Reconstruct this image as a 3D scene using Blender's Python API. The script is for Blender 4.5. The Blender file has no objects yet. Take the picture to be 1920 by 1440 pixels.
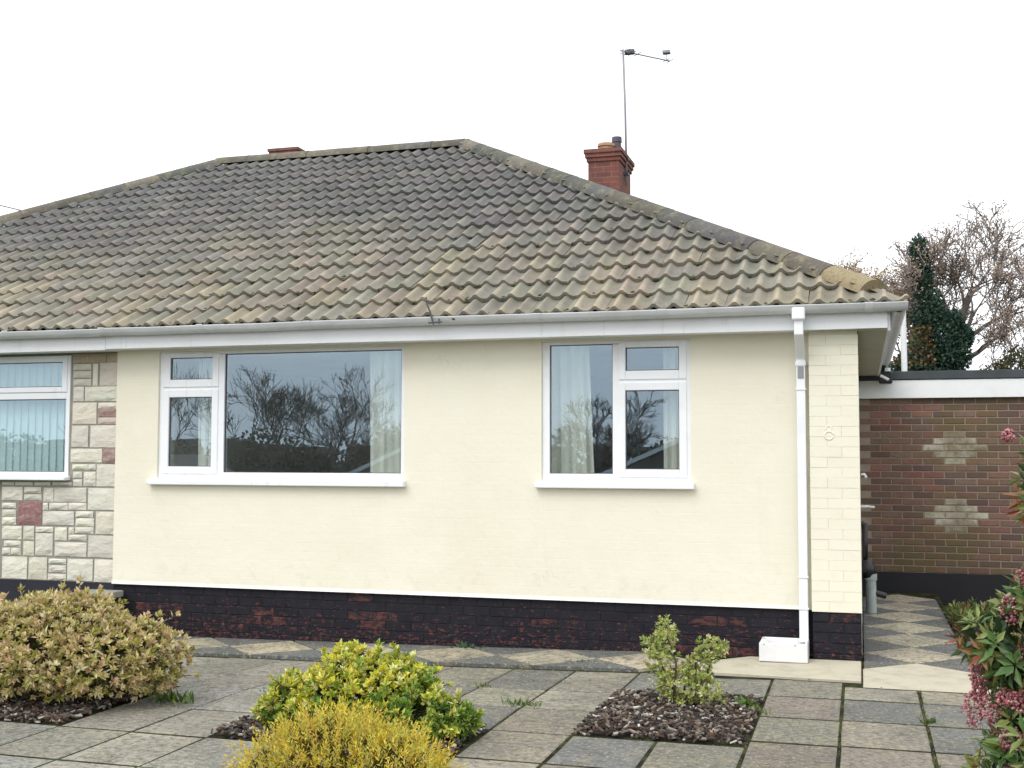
import bpy, bmesh, math, random
import numpy as np
from mathutils import Vector, Matrix
PI = math.pi
scene = bpy.context.scene
COL = scene.collection

# ------------------------------------------------------------------ camera
FPX, YAW, PITCH, ROLL = 2215.3, .2863, .0615, .0023
CAM = Vector((.0045, -9.0852, 1.4767))
cam = bpy.data.cameras.new('camera')
cam.sensor_fit = 'HORIZONTAL'; cam.sensor_width = 36.0; cam.lens = FPX / 1920 * 36
cam.clip_start = .05; cam.clip_end = 3000
camo = bpy.data.objects.new('camera', cam); COL.objects.link(camo)
fw = Vector((-math.sin(YAW)*math.cos(PITCH), math.cos(YAW)*math.cos(PITCH), math.sin(PITCH)))
rt = Vector((math.cos(YAW), math.sin(YAW), 0)); up = rt.cross(fw)
r2 = rt*math.cos(ROLL) + up*math.sin(ROLL); u2 = -rt*math.sin(ROLL) + up*math.cos(ROLL)
M = Matrix((r2, u2, -fw)).transposed().to_4x4(); M.translation = CAM
camo.matrix_world = M
scene.camera = camo

# ------------------------------------------------------------------ sky and sun (bright overcast)
SUN_EL, SUN_AZ = math.radians(48), math.atan2(-.35, -.75)
world = bpy.data.worlds.new('World'); scene.world = world; world.use_nodes = True
nt = world.node_tree; nt.nodes.clear()
wo = nt.nodes.new('ShaderNodeOutputWorld'); bg = nt.nodes.new('ShaderNodeBackground')
sky = nt.nodes.new('ShaderNodeTexSky'); sky.sky_type = 'NISHITA'; sky.sun_disc = False
sky.sun_elevation = SUN_EL; sky.sun_rotation = SUN_AZ; sky.dust_density = 4.0
hs = nt.nodes.new('ShaderNodeHueSaturation'); hs.inputs['Saturation'].default_value = .35
mx = nt.nodes.new('ShaderNodeMix'); mx.data_type = 'RGBA'; mx.inputs[0].default_value = .86
mx.inputs[7].default_value = (12.6, 12.9, 13.3, 1)            # the even white cloud layer
nt.links.new(sky.outputs[0], hs.inputs['Color']); nt.links.new(hs.outputs[0], mx.inputs[6])
nt.links.new(mx.outputs[2], bg.inputs['Color']); bg.inputs['Strength'].default_value = .1
nt.links.new(bg.outputs[0], wo.inputs['Surface'])
sl = bpy.data.lights.new('sun', 'SUN'); sl.energy = 1.1; sl.angle = math.radians(35); sl.color = (1, .97, .92)
so = bpy.data.objects.new('sun', sl); COL.objects.link(so)
sd = Vector((math.sin(SUN_AZ)*math.cos(SUN_EL), math.cos(SUN_AZ)*math.cos(SUN_EL), math.sin(SUN_EL)))
so.rotation_euler = sd.to_track_quat('Z', 'Y').to_euler(); so.location = (-20, -30, 40)
vs = scene.view_settings
vs.view_transform = 'Standard'; vs.look = 'None'; vs.gamma = 1; vs.use_curve_mapping = False; vs.exposure = 0.37
scene.render.resolution_x = 1024; scene.render.resolution_y = 768
scene.render.engine = 'CYCLES'
scene.cycles.max_bounces = 8; scene.cycles.transparent_max_bounces = 16

# ------------------------------------------------------------------ helpers
WP = {}
def tag(o, label=None, cat=None, group=None, kind=None):
    if label: o['label'] = label
    if cat: o['category'] = cat
    if group: o['group'] = group
    if kind: o['kind'] = kind
    return o
def empty(name, loc, label, cat, group=None):
    o = bpy.data.objects.new(name, None); COL.objects.link(o); o.location = loc
    o.empty_display_size = .2; WP[o.name] = Vector(loc)
    return tag(o, label, cat, group)
def link(name, me, mat, parent=None, loc=(0, 0, 0), rot=None, color=None):
    """me built round `loc` (world); parents are never rotated"""
    o = bpy.data.objects.new(name, me); COL.objects.link(o)
    loc = Vector(loc); WP[o.name] = loc
    if parent is not None:
        o.parent = parent; o.location = loc - WP[parent.name]
    else: o.location = loc
    if rot is not None:
        o.rotation_mode = 'QUATERNION'; o.rotation_quaternion = rot
    if mat and not me.materials: me.materials.append(mat)
    if color: o.color = (*color, 1)
    return o
class MB:
    def __init__(s): s.v = []; s.f = []; s.c = []
    def add(s, vs, fs, col=None):
        n = len(s.v); s.v += [tuple(p) for p in vs]; s.f += [tuple(i+n for i in f) for f in fs]
        if col is not None: s.c += [col]*len(vs)
    def box(s, x0, x1, y0, y1, z0, z1, col=None):
        s.add([(x0,y0,z0),(x1,y0,z0),(x1,y1,z0),(x0,y1,z0),(x0,y0,z1),(x1,y0,z1),(x1,y1,z1),(x0,y1,z1)],
              [(0,3,2,1),(4,5,6,7),(0,1,5,4),(1,2,6,5),(2,3,7,6),(3,0,4,7)], col)
        return s
    def tube(s, pts, rad, n=8, col=None, cap=True):
        pts = [Vector(p) for p in pts]
        if not hasattr(rad, '__len__'): rad = [rad]*len(pts)
        vs = []; prev = None
        for i, p in enumerate(pts):
            d = (pts[min(i+1, len(pts)-1)] - pts[max(i-1, 0)])
            if d.length < 1e-9: d = Vector((0, 0, 1))
            d.normalize()
            if prev is None:
                a = Vector((0, 0, 1)) if abs(d.z) < .9 else Vector((1, 0, 0))
                x = d.cross(a).normalized()
            else: x = (prev - d*prev.dot(d)).normalized()
            prev = x; y = d.cross(x)
            for k in range(n):
                a = 2*PI*k/n; vs.append(p + (x*math.cos(a) + y*math.sin(a))*rad[i])
        fs = []
        for i in range(len(pts)-1):
            for k in range(n):
                k2 = (k+1) % n; fs.append((i*n+k, i*n+k2, (i+1)*n+k2, (i+1)*n+k))
        if cap:
            fs.append(tuple(range(n-1, -1, -1))); m = (len(pts)-1)*n; fs.append(tuple(range(m, m+n)))
        s.add(vs, fs, col); return s
    def mesh(s, origin=(0, 0, 0), smooth=False):
        me = bpy.data.meshes.new('mesh'); ox, oy, oz = origin
        me.from_pydata([(x-ox, y-oy, z-oz) for x, y, z in s.v], [], s.f)
        if s.c:
            ca = me.color_attributes.new('Col', 'FLOAT_COLOR', 'POINT')
            ca.data.foreach_set('color', np.array([(*c[:3], 1) for c in s.c], dtype=np.float32).ravel())
        if smooth: me.polygons.foreach_set('use_smooth', [True]*len(me.polygons))
        me.update(); return me
    def build(s, name, mat, parent=None, color=None, smooth=False, bevel=0, loc=None):
        o0 = loc if loc is not None else (WP[parent.name] if parent is not None else (0, 0, 0))
        o = link(name, s.mesh(o0, smooth), mat, parent, o0, color=color)
        if bevel:
            b = o.modifiers.new('bevel', 'BEVEL'); b.width = bevel; b.segments = 2; b.limit_method = 'ANGLE'
        return o
def B(name, x0, x1, y0, y1, z0, z1, mat, parent, bevel=0, color=None):
    return MB().box(x0, x1, y0, y1, z0, z1).build(name, mat, parent, color=color, bevel=bevel)
def lerp(a, b, t): return a + (b-a)*t
def clamp(x, a=0., b=1.): return max(a, min(b, x))
def mixc(a, b, t): return tuple(lerp(x, y, t) for x, y in zip(a, b))
def jit(c, r, v=.1, h=.03):
    k = 1 + r.uniform(-v, v); return tuple(clamp(x*k*(1 + r.uniform(-h, h)), 0, 1) for x in c)

# ------------------------------------------------------------------ materials
class NM:
    def __init__(s, name, rough=.8, spec=.3):
        s.m = bpy.data.materials.new(name); s.m.use_nodes = True; s.t = s.m.node_tree
        s.b = s.t.nodes['Principled BSDF']; s.b.inputs['Roughness'].default_value = rough
        s.b.inputs['Specular IOR Level'].default_value = spec
        s.tc = s.t.nodes.new('ShaderNodeNewGeometry')          # world position: nothing repeats from piece to piece
    def n(s, typ, **kw):
        nd = s.t.nodes.new(typ)
        for k, v in kw.items(): setattr(nd, k, v)
        return nd
    def l(s, a, b): s.t.links.new(a, b)
    def pos(s, sc=(1, 1, 1)):
        mp = s.n('ShaderNodeMapping'); mp.inputs['Scale'].default_value = sc; s.l(s.tc.outputs['Position'], mp.inputs['Vector']); return mp.outputs[0]
    def noise(s, scale, detail=4, rough=.55, sc=(1, 1, 1), dist=0):
        nd = s.n('ShaderNodeTexNoise'); nd.inputs['Scale'].default_value = scale; nd.inputs['Detail'].default_value = detail
        nd.inputs['Roughness'].default_value = rough; nd.inputs['Distortion'].default_value = dist
        s.l(s.pos(sc), nd.inputs['Vector']); return nd.outputs['Fac']
    def ramp(s, fac, stops):
        r = s.n('ShaderNodeValToRGB'); e = r.color_ramp.elements
        while len(e) < len(stops): e.new(.5)
        for i, (p, c) in enumerate(stops):
            e[i].position = p; e[i].color = (*c, 1) if hasattr(c, '__len__') else (c, c, c, 1)
        s.l(fac, r.inputs[0]); return r.outputs[0]
    def mix(s, a, b, fac, blend='MIX'):
        m = s.n('ShaderNodeMix', data_type='RGBA', blend_type=blend)
        for v, i in ((fac, 0), (a, 6), (b, 7)):
            if hasattr(v, 'is_linked'): s.l(v, m.inputs[i])
            elif hasattr(v, '__len__'): m.inputs[i].default_value = (*v, 1)
            else: m.inputs[i].default_value = v if i == 0 else (v, v, v, 1)
        return m.outputs[2]
    def objcol(s): return s.n('ShaderNodeObjectInfo').outputs['Color']
    def attr(s): return s.n('ShaderNodeAttribute', attribute_name='Col').outputs['Color']
    def color(s, c):
        if hasattr(c, 'is_linked'): s.l(c, s.b.inputs['Base Color'])
        else: s.b.inputs['Base Color'].default_value = (*c, 1)
        return s
    def bump(s, h, strength=.3, dist=.01):
        b = s.n('ShaderNodeBump'); b.inputs['Strength'].default_value = strength; b.inputs['Distance'].default_value = dist
        s.l(h, b.inputs['Height'])
        if s.b.inputs['Normal'].is_linked: s.l(s.b.inputs['Normal'].links[0].from_socket, b.inputs['Normal'])
        s.l(b.outputs[0], s.b.inputs['Normal']); return s
    def rough(s, fac, a, b):
        r = s.ramp(fac, [(0, a), (1, b)]); s.l(r, s.b.inputs['Roughness']); return s

CREAM = (.825, .793, .66)
def m_render():
    k = NM('cream_paint', .62, .3)
    n1 = k.noise(.9, 5, .6); n2 = k.noise(6, 6, .6)
    c = k.mix(CREAM, (.78, .735, .59), k.ramp(n1, [(.42, 0), (.72, .7)]))
    c = k.mix(c, (.83, .81, .70), k.ramp(n2, [(.5, 0), (.8, .6)]))
    st = k.noise(3.2, 5, .65, (1.2, 1.2, .22))
    c = k.mix(c, (.60, .57, .45), k.ramp(st, [(.60, 0), (.85, .25)]))
    zz = k.n('ShaderNodeSeparateXYZ'); k.l(k.tc.outputs['Position'], zz.inputs[0])
    spl = k.mix(k.ramp(zz.outputs[2], [(.36, .13), (.85, 0)]), k.noise(7, 6, .7), 1.0, 'ADD')  # soil splashed up from the bed
    c = k.mix(c, (.52, .48, .38), k.ramp(spl, [(.63, 0), (.83, .25)]))
    vo = k.n('ShaderNodeTexVoronoi', feature='DISTANCE_TO_EDGE'); vo.inputs['Scale'].default_value = .75
    ds = k.n('ShaderNodeVectorMath', operation='ADD'); nz_ = k.n('ShaderNodeTexNoise'); nz_.inputs['Scale'].default_value = 5; k.l(k.tc.outputs['Position'], nz_.inputs['Vector'])
    k.l(k.tc.outputs['Position'], ds.inputs[0]); k.l(nz_.outputs['Color'], ds.inputs[1]); k.l(ds.outputs[0], vo.inputs['Vector'])
    crk = k.mix(k.ramp(vo.outputs['Distance'], [(.0, 1), (.0035, 0)]), k.ramp(k.noise(1.1, 3), [(.55, 0), (.62, 1)]), 1.0, 'MULTIPLY')
    c = k.mix(c, (.45, .42, .34), k.mix(0.0, crk, .3))                             # hairline cracks
    k.color(c)
    # old brick courses faintly visible through the thick paint
    br = k.n('ShaderNodeTexBrick'); br.inputs['Scale'].default_value = 1; br.inputs['Mortar Size'].default_value = .006
    br.inputs['Mortar Smooth'].default_value = 1; br.inputs['Brick Width'].default_value = .225; br.inputs['Row Height'].default_value = .075
    br.inputs['Color1'].default_value = br.inputs['Color2'].default_value = (1, 1, 1, 1); br.inputs['Mortar'].default_value = (0, 0, 0, 1)
    cb = k.n('ShaderNodeCombineXYZ'); sp = k.n('ShaderNodeSeparateXYZ'); k.l(k.tc.outputs['Position'], sp.inputs[0])
    k.l(sp.outputs[0], cb.inputs[0]); k.l(sp.outputs[2], cb.inputs[1]); k.l(cb.outputs[0], br.inputs['Vector'])
    k.bump(br.outputs['Color'], .10, .004); k.bump(k.noise(22, 6, .65), .28, .009); k.bump(k.noise(2.2, 3, .5), .4, .03)
    return k.m
def m_pierbrick():
    k = NM('cream_painted_brick', .55, .35)
    c = k.mix(k.objcol(), (.76, .72, .58), k.ramp(k.noise(9, 5), [(.5, 0), (.8, .5)])); k.color(c)
    k.bump(k.noise(45, 5, .6), .3, .004); return k.m
def m_plinth():
    k = NM('black_bitumen_paint', .75, .15)
    f = k.noise(17, 6, .7, (1, 1, 1.7)); p = k.noise(2.4, 5, .62)
    c = k.mix((.010, .010, .016), (.028, .027, .034), k.noise(8, 5))
    worn = k.mix(k.objcol(), (.10, .06, .05), k.noise(30))
    sp = k.n('ShaderNodeSeparateColor'); k.l(k.objcol(), sp.inputs[0])
    amt = k.ramp(sp.outputs[0], [(.03, 0), (.12, 1)])                          # only bricks whose paint has flaked
    c = k.mix(c, worn, k.mix(amt, k.ramp(k.mix(f, p, .35), [(.49, 0), (.60, .8)]), 1.0, 'MULTIPLY'))
    zs_ = k.n('ShaderNodeSeparateXYZ'); k.l(k.tc.outputs['Position'], zs_.inputs[0])
    lowz = k.ramp(zs_.outputs[2], [(.0, .07), (.30, 0)])
    fl = k.mix(k.noise(21, 6, .75, (1, 1, 2.4)), lowz, 1.0, 'ADD')
    c = k.mix(c, (.17, .055, .045), k.ramp(fl, [(.615, 0), (.67, .85)]))
    c = k.mix(c, (.16, .155, .14), k.ramp(k.mix(k.noise(34, 5, .7), lowz, 1.0, 'ADD'), [(.66, 0), (.76, .6)]))
    k.color(c); k.bump(f, .5, .006); return k.m
def m_plain(name, col, rough=.5, spec=.4, nz=.06, scale=5, bump=0):
    k = NM(name, rough, spec)
    dk = tuple(x*(1-nz*3) for x in col)
    k.color(k.mix(col, dk, k.ramp(k.noise(scale, 5, .62), [(.45, 0), (.8, 1)])))
    if bump: k.bump(k.noise(scale*12, 5), bump, .004)
    return k.m
def m_upvc():
    k = NM('white_upvc', .32, .5)
    g = k.noise(2.2, 5, .6, (1, 1, 2)); st = k.noise(5, 5, .7, (2.5, 2.5, .3))
    c = k.mix((.86, .88, .91), (.78, .79, .80), k.ramp(g, [(.45, 0), (.75, .7)]))
    c = k.mix(c, (.52, .53, .49), k.ramp(st, [(.58, 0), (.80, .45)]))
    k.color(c); k.rough(g, .25, .5); return k.m
def m_gutter():
    k = NM('grey_white_gutter_plastic', .38, .45)
    c = k.mix((.66, .68, .70), (.52, .54, .54), k.ramp(k.noise(3, 5, .6, (1, 2, 2)), [(.4, 0), (.75, 1)]))
    c = k.mix(c, (.33, .35, .30), k.ramp(k.noise(6, 5, .7, (.6, 3, 3)), [(.62, 0), (.8, .45)]))
    k.color(c); return k.m
def m_tile():
    k = NM('concrete_roof_tile', .92, .15)
    oc = k.objcol()
    a = k.noise(5, 6, .65); b = k.noise(38, 5, .6); g = k.noise(2.1, 5, .6)
    c = k.mix(oc, (.05, .05, .05), k.ramp(a, [(.50, 0), (.80, .4)]))
    c = k.mix(c, (.30, .285, .215), k.ramp(b, [(.56, 0), (.75, .5)]))           # lichen flecks
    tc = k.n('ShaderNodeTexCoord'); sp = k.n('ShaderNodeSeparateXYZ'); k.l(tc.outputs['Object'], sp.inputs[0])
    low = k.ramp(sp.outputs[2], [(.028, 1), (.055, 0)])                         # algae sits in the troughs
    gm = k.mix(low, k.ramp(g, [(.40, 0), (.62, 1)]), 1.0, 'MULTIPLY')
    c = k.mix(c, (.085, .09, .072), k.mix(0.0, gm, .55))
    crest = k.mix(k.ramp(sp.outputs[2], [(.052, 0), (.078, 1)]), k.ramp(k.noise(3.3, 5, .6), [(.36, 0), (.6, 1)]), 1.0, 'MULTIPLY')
    c = k.mix(c, k.mix(c, (1.6, 1.52, 1.38), 1.0, 'MULTIPLY'), crest)                          # tile colour brightened in patches along the rolls
    k.color(c); k.bump(b, .35, .004); k.bump(a, .3, .006); return k.m
def m_hip():
    k = NM('weathered_ridge_tile', .93, .15)
    a = k.noise(9, 6, .68); b = k.noise(40, 5, .6)
    c = k.mix(k.objcol(), (.30, .27, .17), k.ramp(a, [(.50, 0), (.70, .65)]))
    c = k.mix(c, (.045, .05, .04), k.ramp(b, [(.50, 0), (.75, .6)]))
    k.color(c); k.bump(b, .5, .006); return k.m
def m_brick():
    k = NM('facing_brick', .88, .2)
    a = k.noise(30, 5, .65); st = k.noise(1.5, 5, .65, (1, 1, 1.2))
    c = k.mix(k.objcol(), (.06, .04, .035), k.ramp(a, [(.5, 0), (.8, .55)]))
    sp = k.n('ShaderNodeSeparateXYZ'); k.l(k.tc.outputs['Position'], sp.inputs[0])
    hgt = k.ramp(sp.outputs[2], [(.25, .12), (1.0, 0)])                        # damp algae rises from the base
    f = k.mix(st, hgt, 1.0, 'ADD')
    c = k.mix(c, (.125, .098, .045), k.ramp(f, [(.49, 0), (.64, .82)]))
    k.color(c); k.bump(a, .5, .004); return k.m
def m_mortar():
    k = NM('mortar', .95, .1)
    c = k.mix((.34, .28, .235), (.23, .185, .145), k.noise(7, 5)); k.color(c); k.bump(k.noise(60), .4, .004); return k.m
def m_stone():
    k = NM('cladding_stone', .9, .2)
    a = k.noise(7, 7, .66, (1, 1, 2.2), .6); b = k.noise(30, 6, .65)
    c = k.mix(k.objcol(), (.42, .40, .35), k.ramp(a, [(.52, 0), (.76, .65)]))
    c = k.mix(c, (.66, .63, .54), k.ramp(b, [(.52, 0), (.8, .5)]))
    k.color(c); k.bump(a, .8, .02); k.bump(b, .4, .006); return k.m
def m_slab():
    k = NM('paving_slab', .9, .2)
    a = k.noise(1.7, 6, .65); b = k.noise(24, 7, .75); d = k.noise(5.2, 6, .7); e = k.noise(3.1, 7, .7, (1, 1, 1), 1.2)
    c = k.mix(k.objcol(), (.13, .132, .12), k.ramp(a, [(.42, 0), (.64, .6)]))
    c = k.mix(c, (.34, .295, .19), k.ramp(d, [(.50, 0), (.70, .6)]))
    c = k.mix(c, (.085, .08, .068), k.ramp(e, [(.54, 0), (.66, .55)]))           # damp stains
    c = k.mix(c, (.09, .085, .075), k.ramp(b, [(.46, 0), (.60, .75)]))
    c = k.mix(c, (.46, .43, .35), k.ramp(k.noise(44, 4, .7), [(.55, 0), (.66, .7)]))
    c = k.mix(c, (.10, .115, .05), k.ramp(k.noise(2.6, 6, .72), [(.60, 0), (.74, .5)]))   # thin algae
    k.color(c); k.bump(b, .6, .006); k.bump(d, .4, .012); k.rough(a, .7, .95); return k.m
def m_soil():
    k = NM('soil', .95, .15)
    k.color(k.mix((.035, .026, .02), (.075, .06, .045), k.noise(18, 6))); k.bump(k.noise(30, 6, .7), 1, .03); return k.m
def m_joint():
    k = NM('mossy_joint', .97, .1)
    c = k.mix((.018, .016, .012), (.045, .055, .018), k.ramp(k.noise(5, 5), [(.45, 0), (.6, 1)]))
    c = k.mix(c, (.07, .06, .035), k.ramp(k.noise(14, 4), [(.55, 0), (.7, .7)]))
    k.color(c); k.bump(k.noise(70), .8, .01); return k.m
def m_leaf(name, rough=.5, trans=.25, spec=.35):
    k = NM(name, rough, spec)
    c = k.mix(k.attr(), (.05, .05, .02), k.ramp(k.noise(60, 3), [(.55, 0), (.9, .35)]))
    k.color(c)
    out = k.t.nodes['Material Output']; tr = k.n('ShaderNodeBsdfTranslucent'); k.l(c, tr.inputs['Color'])
    ms = k.n('ShaderNodeMixShader'); ms.inputs[0].default_value = trans
    k.l(k.b.outputs[0], ms.inputs[1]); k.l(tr.outputs[0], ms.inputs[2]); k.l(ms.outputs[0], out.inputs[0]); return k.m
def m_bark(name='bark', a=(.09, .07, .055), b=(.17, .15, .12)):
    k = NM(name, .95, .1); k.color(k.mix(a, b, k.noise(12, 6, .6, (1, 1, .3)))); k.bump(k.noise(30, 5, .6, (1, 1, .3)), .6, .02); return k.m
def m_glass():
    m = bpy.data.materials.new('window_glass'); m.use_nodes = True; t = m.node_tree; t.nodes.clear()
    o = t.nodes.new('ShaderNodeOutputMaterial'); g = t.nodes.new('ShaderNodeBsdfGlossy'); tr = t.nodes.new('ShaderNodeBsdfTransparent')
    g.inputs['Roughness'].default_value = 0; g.inputs['Color'].default_value = (.68, .85, 1, 1); tr.inputs['Color'].default_value = (.93, .96, .95, 1)
    # Schlick reflectance per face, the same from either side of the pane
    g0 = t.nodes.new('ShaderNodeNewGeometry'); dt = t.nodes.new('ShaderNodeVectorMath'); dt.operation = 'DOT_PRODUCT'
    t.links.new(g0.outputs['Normal'], dt.inputs[0]); t.links.new(g0.outputs['Incoming'], dt.inputs[1])
    def mth(op, x, y):
        q = t.nodes.new('ShaderNodeMath'); q.operation = op
        for i, v in enumerate((x, y)):
            if v is None: continue
            if hasattr(v, 'is_linked'): t.links.new(v, q.inputs[i])
            else: q.inputs[i].default_value = v
        return q.outputs[0]
    c1 = mth('SUBTRACT', 1.0, mth('ABSOLUTE', dt.outputs['Value'], None))
    fac = mth('ADD', mth('MULTIPLY', mth('POWER', c1, 5.0), .86), .15)
    ns = t.nodes.new('ShaderNodeTexNoise'); ns.inputs['Scale'].default_value = 1.3; ns.inputs['Detail'].default_value = 1
    ge = t.nodes.new('ShaderNodeNewGeometry'); t.links.new(ge.outputs['Position'], ns.inputs['Vector'])
    bp = t.nodes.new('ShaderNodeBump'); bp.inputs['Strength'].default_value = .012; bp.inputs['Distance'].default_value = .02
    t.links.new(ns.outputs['Fac'], bp.inputs['Height']); t.links.new(bp.outputs[0], g.inputs['Normal'])
    x = t.nodes.new('ShaderNodeMixShader'); t.links.new(fac, x.inputs[0]); t.links.new(tr.outputs[0], x.inputs[1]); t.links.new(g.outputs[0], x.inputs[2])
    t.links.new(x.outputs[0], o.inputs[0]); return m
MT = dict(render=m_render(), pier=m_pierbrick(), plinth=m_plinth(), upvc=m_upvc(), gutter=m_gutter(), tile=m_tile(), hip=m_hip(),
    brick=m_brick(), mortar=m_mortar(), stone=m_stone(), slab=m_slab(), soil=m_soil(), joint=m_joint(), glass=m_glass(), bark=m_bark('bark', (.18, .155, .145), (.29, .255, .235)),  # tree bark lightened to paint in atmospheric haze
    stem=m_bark('shrub_stem', (.06, .045, .03), (.13, .10, .07)),
    leaf=m_leaf('leaf'), gloss_leaf=m_leaf('glossy_leaf', .32, .15, .5), flower=m_leaf('flower_bud', .6, .2),
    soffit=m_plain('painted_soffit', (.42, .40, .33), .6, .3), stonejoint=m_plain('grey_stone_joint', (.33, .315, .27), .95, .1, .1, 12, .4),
    paintjoint=m_plain('painted_joint', (.76, .73, .59), .7, .3, .05, 8, .3),
    twig=m_bark('hazy_winter_twigs', (.20, .175, .155), (.30, .265, .24)), drip=m_plain('painted_drip_highlight', (.84, .82, .74), .6, .3, .1, 6, .3), deck=m_plain('roof_underlay', (.03, .03, .03), .9, .1), black=m_plain('black_plastic', (.015, .015, .018), .4, .5),  # twig tones lightened, standing in for distant haze
    metal=m_plain('dull_metal', (.28, .29, .31), .45, .5), darkmetal=m_plain('dark_metal', (.07, .07, .09), .5, .5),
    felt=m_plain('roofing_felt', (.075, .085, .095), .9, .2, .12, 4, .5), white=m_plain('white_paint', (.80, .82, .83), .45, .4, .04, 3),
    whitewash=m_plain('white_ceramic', (.78, .78, .80), .35, .5, .05, 6), clay=m_plain('buff_clay', (.42, .27, .17), .85, .2, .1, 8),
    concrete=m_plain('pale_concrete', (.50, .46, .36), .9, .2, .10, 5, .4), coping=m_plain('grey_coping', (.30, .31, .28), .9, .2, .14, 5, .4),
    curtain=m_plain('cream_curtain', (.90, .88, .82), .9, .1, .05, 3), room=m_plain('room_wall', (.78, .75, .70), .9, .1, .05, 2),
    blind=m_plain('pale_teal_blind', (.70, .82, .84), .8, .2, .05, 3), rubber=m_plain('grey_gasket', (.10, .10, .11), .6, .3),
    pipe=m_plain('pale_clay_pipe', (.40, .45, .44), .5, .4, .12, 9), ground=m_plain('tarmac', (.055, .055, .055), .95, .2, .15, 3, .5),
    grassland=m_plain('rough_grass', (.06, .075, .03), .95, .1, .2, .5, .5), shed=m_plain('far_brick', (.20, .11, .08), .9, .2, .1, 3),
    farroof=m_plain('far_roof_tiles', (.19, .165, .15), .9, .2, .15, 3, .3), chip=m_leaf('bark_chip', .9, 0, .15))

# ------------------------------------------------------------------ ground
def G(x, y):
    a = clamp((-.6-x)/4.8); a = a*(1.5-.5*a); b = clamp((y+2.6)/1.9); b = b*b*(3-2*b)
    return -.085*a*b
mb = MB(); rows = []
ys = [900, 300, 60, 20, 12, -11.5, -14, -20, -45, -80, -160, -400, -900]
zs = [0, 0, -.14, -.14, -.14, -.14, -.16, -.5, -3, -4.2, -4.2, -4.2, -4.2]
for y, z in zip(ys, zs): mb.v += [(-900, y, z), (-30, y, z), (30, y, z), (900, y, z)]
for i in range(len(ys)-1):
    for k in range(3): mb.f.append((i*4+k+4, i*4+k+5, i*4+k+1, i*4+k))
tag(mb.build('ground', MT['grassland'], smooth=True), kind='structure')
mb = MB().box(-60, 60, -17.5, -12.2, -.30, -.10)
tag(mb.build('road', MT['ground']), kind='structure')

# patio: joint sheet + one object per slab
mb = MB(); nx, ny = 90, 86; X0, X1, Y0, Y1 = -6.25, 2.7, -8.6, -.0
for j in range(ny+1):
    for i in range(nx+1):
        x = lerp(X0, X1, i/nx); y = lerp(Y0, Y1, j/ny); mb.v.append((x, y, G(x, y)-.0025-.0035*clamp((-.5-x)/.3)*clamp((y+3.1)/.3)))
for j in range(ny):
    for i in range(nx): a = j*(nx+1)+i; mb.f.append((a, a+1, a+nx+2, a+nx+1))
patio = tag(mb.build('patio', MT['joint'], smooth=True), kind='structure')
B('footing', -6.3, 2.75, -8.65, 5.2, -.5, -.13, MT['joint'], patio)

SR = random.Random(4)
PAL = [(.265, .25, .20), (.215, .212, .19), (.29, .265, .20), (.19, .195, .185), (.25, .235, .18), (.32, .295, .23), (.235, .20, .165), (.17, .175, .17)]
def slab(poly, parent, color, mat=MT['slab'], zoff=0, th=.05, ch=.008, name='paving_slab', tilt=.0015):
    cx = sum(p[0] for p in poly)/len(poly); cy = sum(p[1] for p in poly)/len(poly)
    n = len(poly); tx, ty = SR.uniform(-tilt, tilt), SR.uniform(-tilt, tilt); dz = SR.uniform(-.001, .0018)
    top = []; mid = []; bot = []
    for x, y in poly:
        z = G(x, y)+zoff+dz+(x-cx)*tx*2+(y-cy)*ty*2
        L = math.hypot(x-cx, y-cy); k = 1-ch*1.4/L
        w = SR.uniform(-.002, .002)
        top.append((cx+(x-cx)*k+w, cy+(y-cy)*k+w, z)); mid.append((x, y, z-ch*.55)); bot.append((x, y, z-th))
    m = MB(); v = top+mid+bot; f = [tuple(range(n))]
    for i in range(n):
        j = (i+1) % n; f += [(n+i, n+j, j, i), (2*n+i, 2*n+j, n+j, n+i)]
    m.add(v, f)
    return m.build(name, mat, parent, color=color, loc=(cx, cy, 0))
PITCHX = .4565
colx = [.335 + PITCHX*(5-k) for k in range(20)]
beds = [(-1.491, -.578, -2.86, -1.64), (-3.317, -1.9475, -3.48, -2.86), (-5.2, -4.23, -3.48, -2.25), (-2.404, -1.491, -4.70, -4.09),
        (.79, 2.0, -4.2, -1.0)]
def inbed(x, y): return any(a < x < b and c < y < d for a, b, c, d in beds)
for k in range(len(colx)-1):
    xa, xb = colx[k+1], colx[k]; right = xb > -.2
    first = -.80
    if xa > -.2: lines = [-1.06, -1.47]
    elif xa > -.6: lines = [-.92, -1.49]
    else: lines = [-.82 if xb < -1.0 else -.94, -1.03, -1.64] if False else [-.84 if xb < -1.0 else -.94, -1.64]
    base = lines[-1]
    while lines[-1] > -8.4: lines.append(lines[-1]-.612)
    for j in range(len(lines)-1):
        y1, y0 = lines[j], lines[j+1]
        xm, ym = (xa+xb)/2, (y0+y1)/2
        if inbed(xm, ym): continue
        g = .009; cx_ = SR.choice(PAL); 
        if xm < -2.9: cx_ = mixc(cx_, (.40, .38, .33), .45)
        gy, g = (SR.uniform(.007, .012), SR.uniform(.004, .008)) if xm < -2.2 else (SR.uniform(.010, .017), SR.uniform(.006, .012))
        slab([(xa+g, y0+gy), (xb-g, y0+gy), (xb-g, y1-gy), (xa+g, y1-gy)], patio, jit(cx_, SR, .2))
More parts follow.
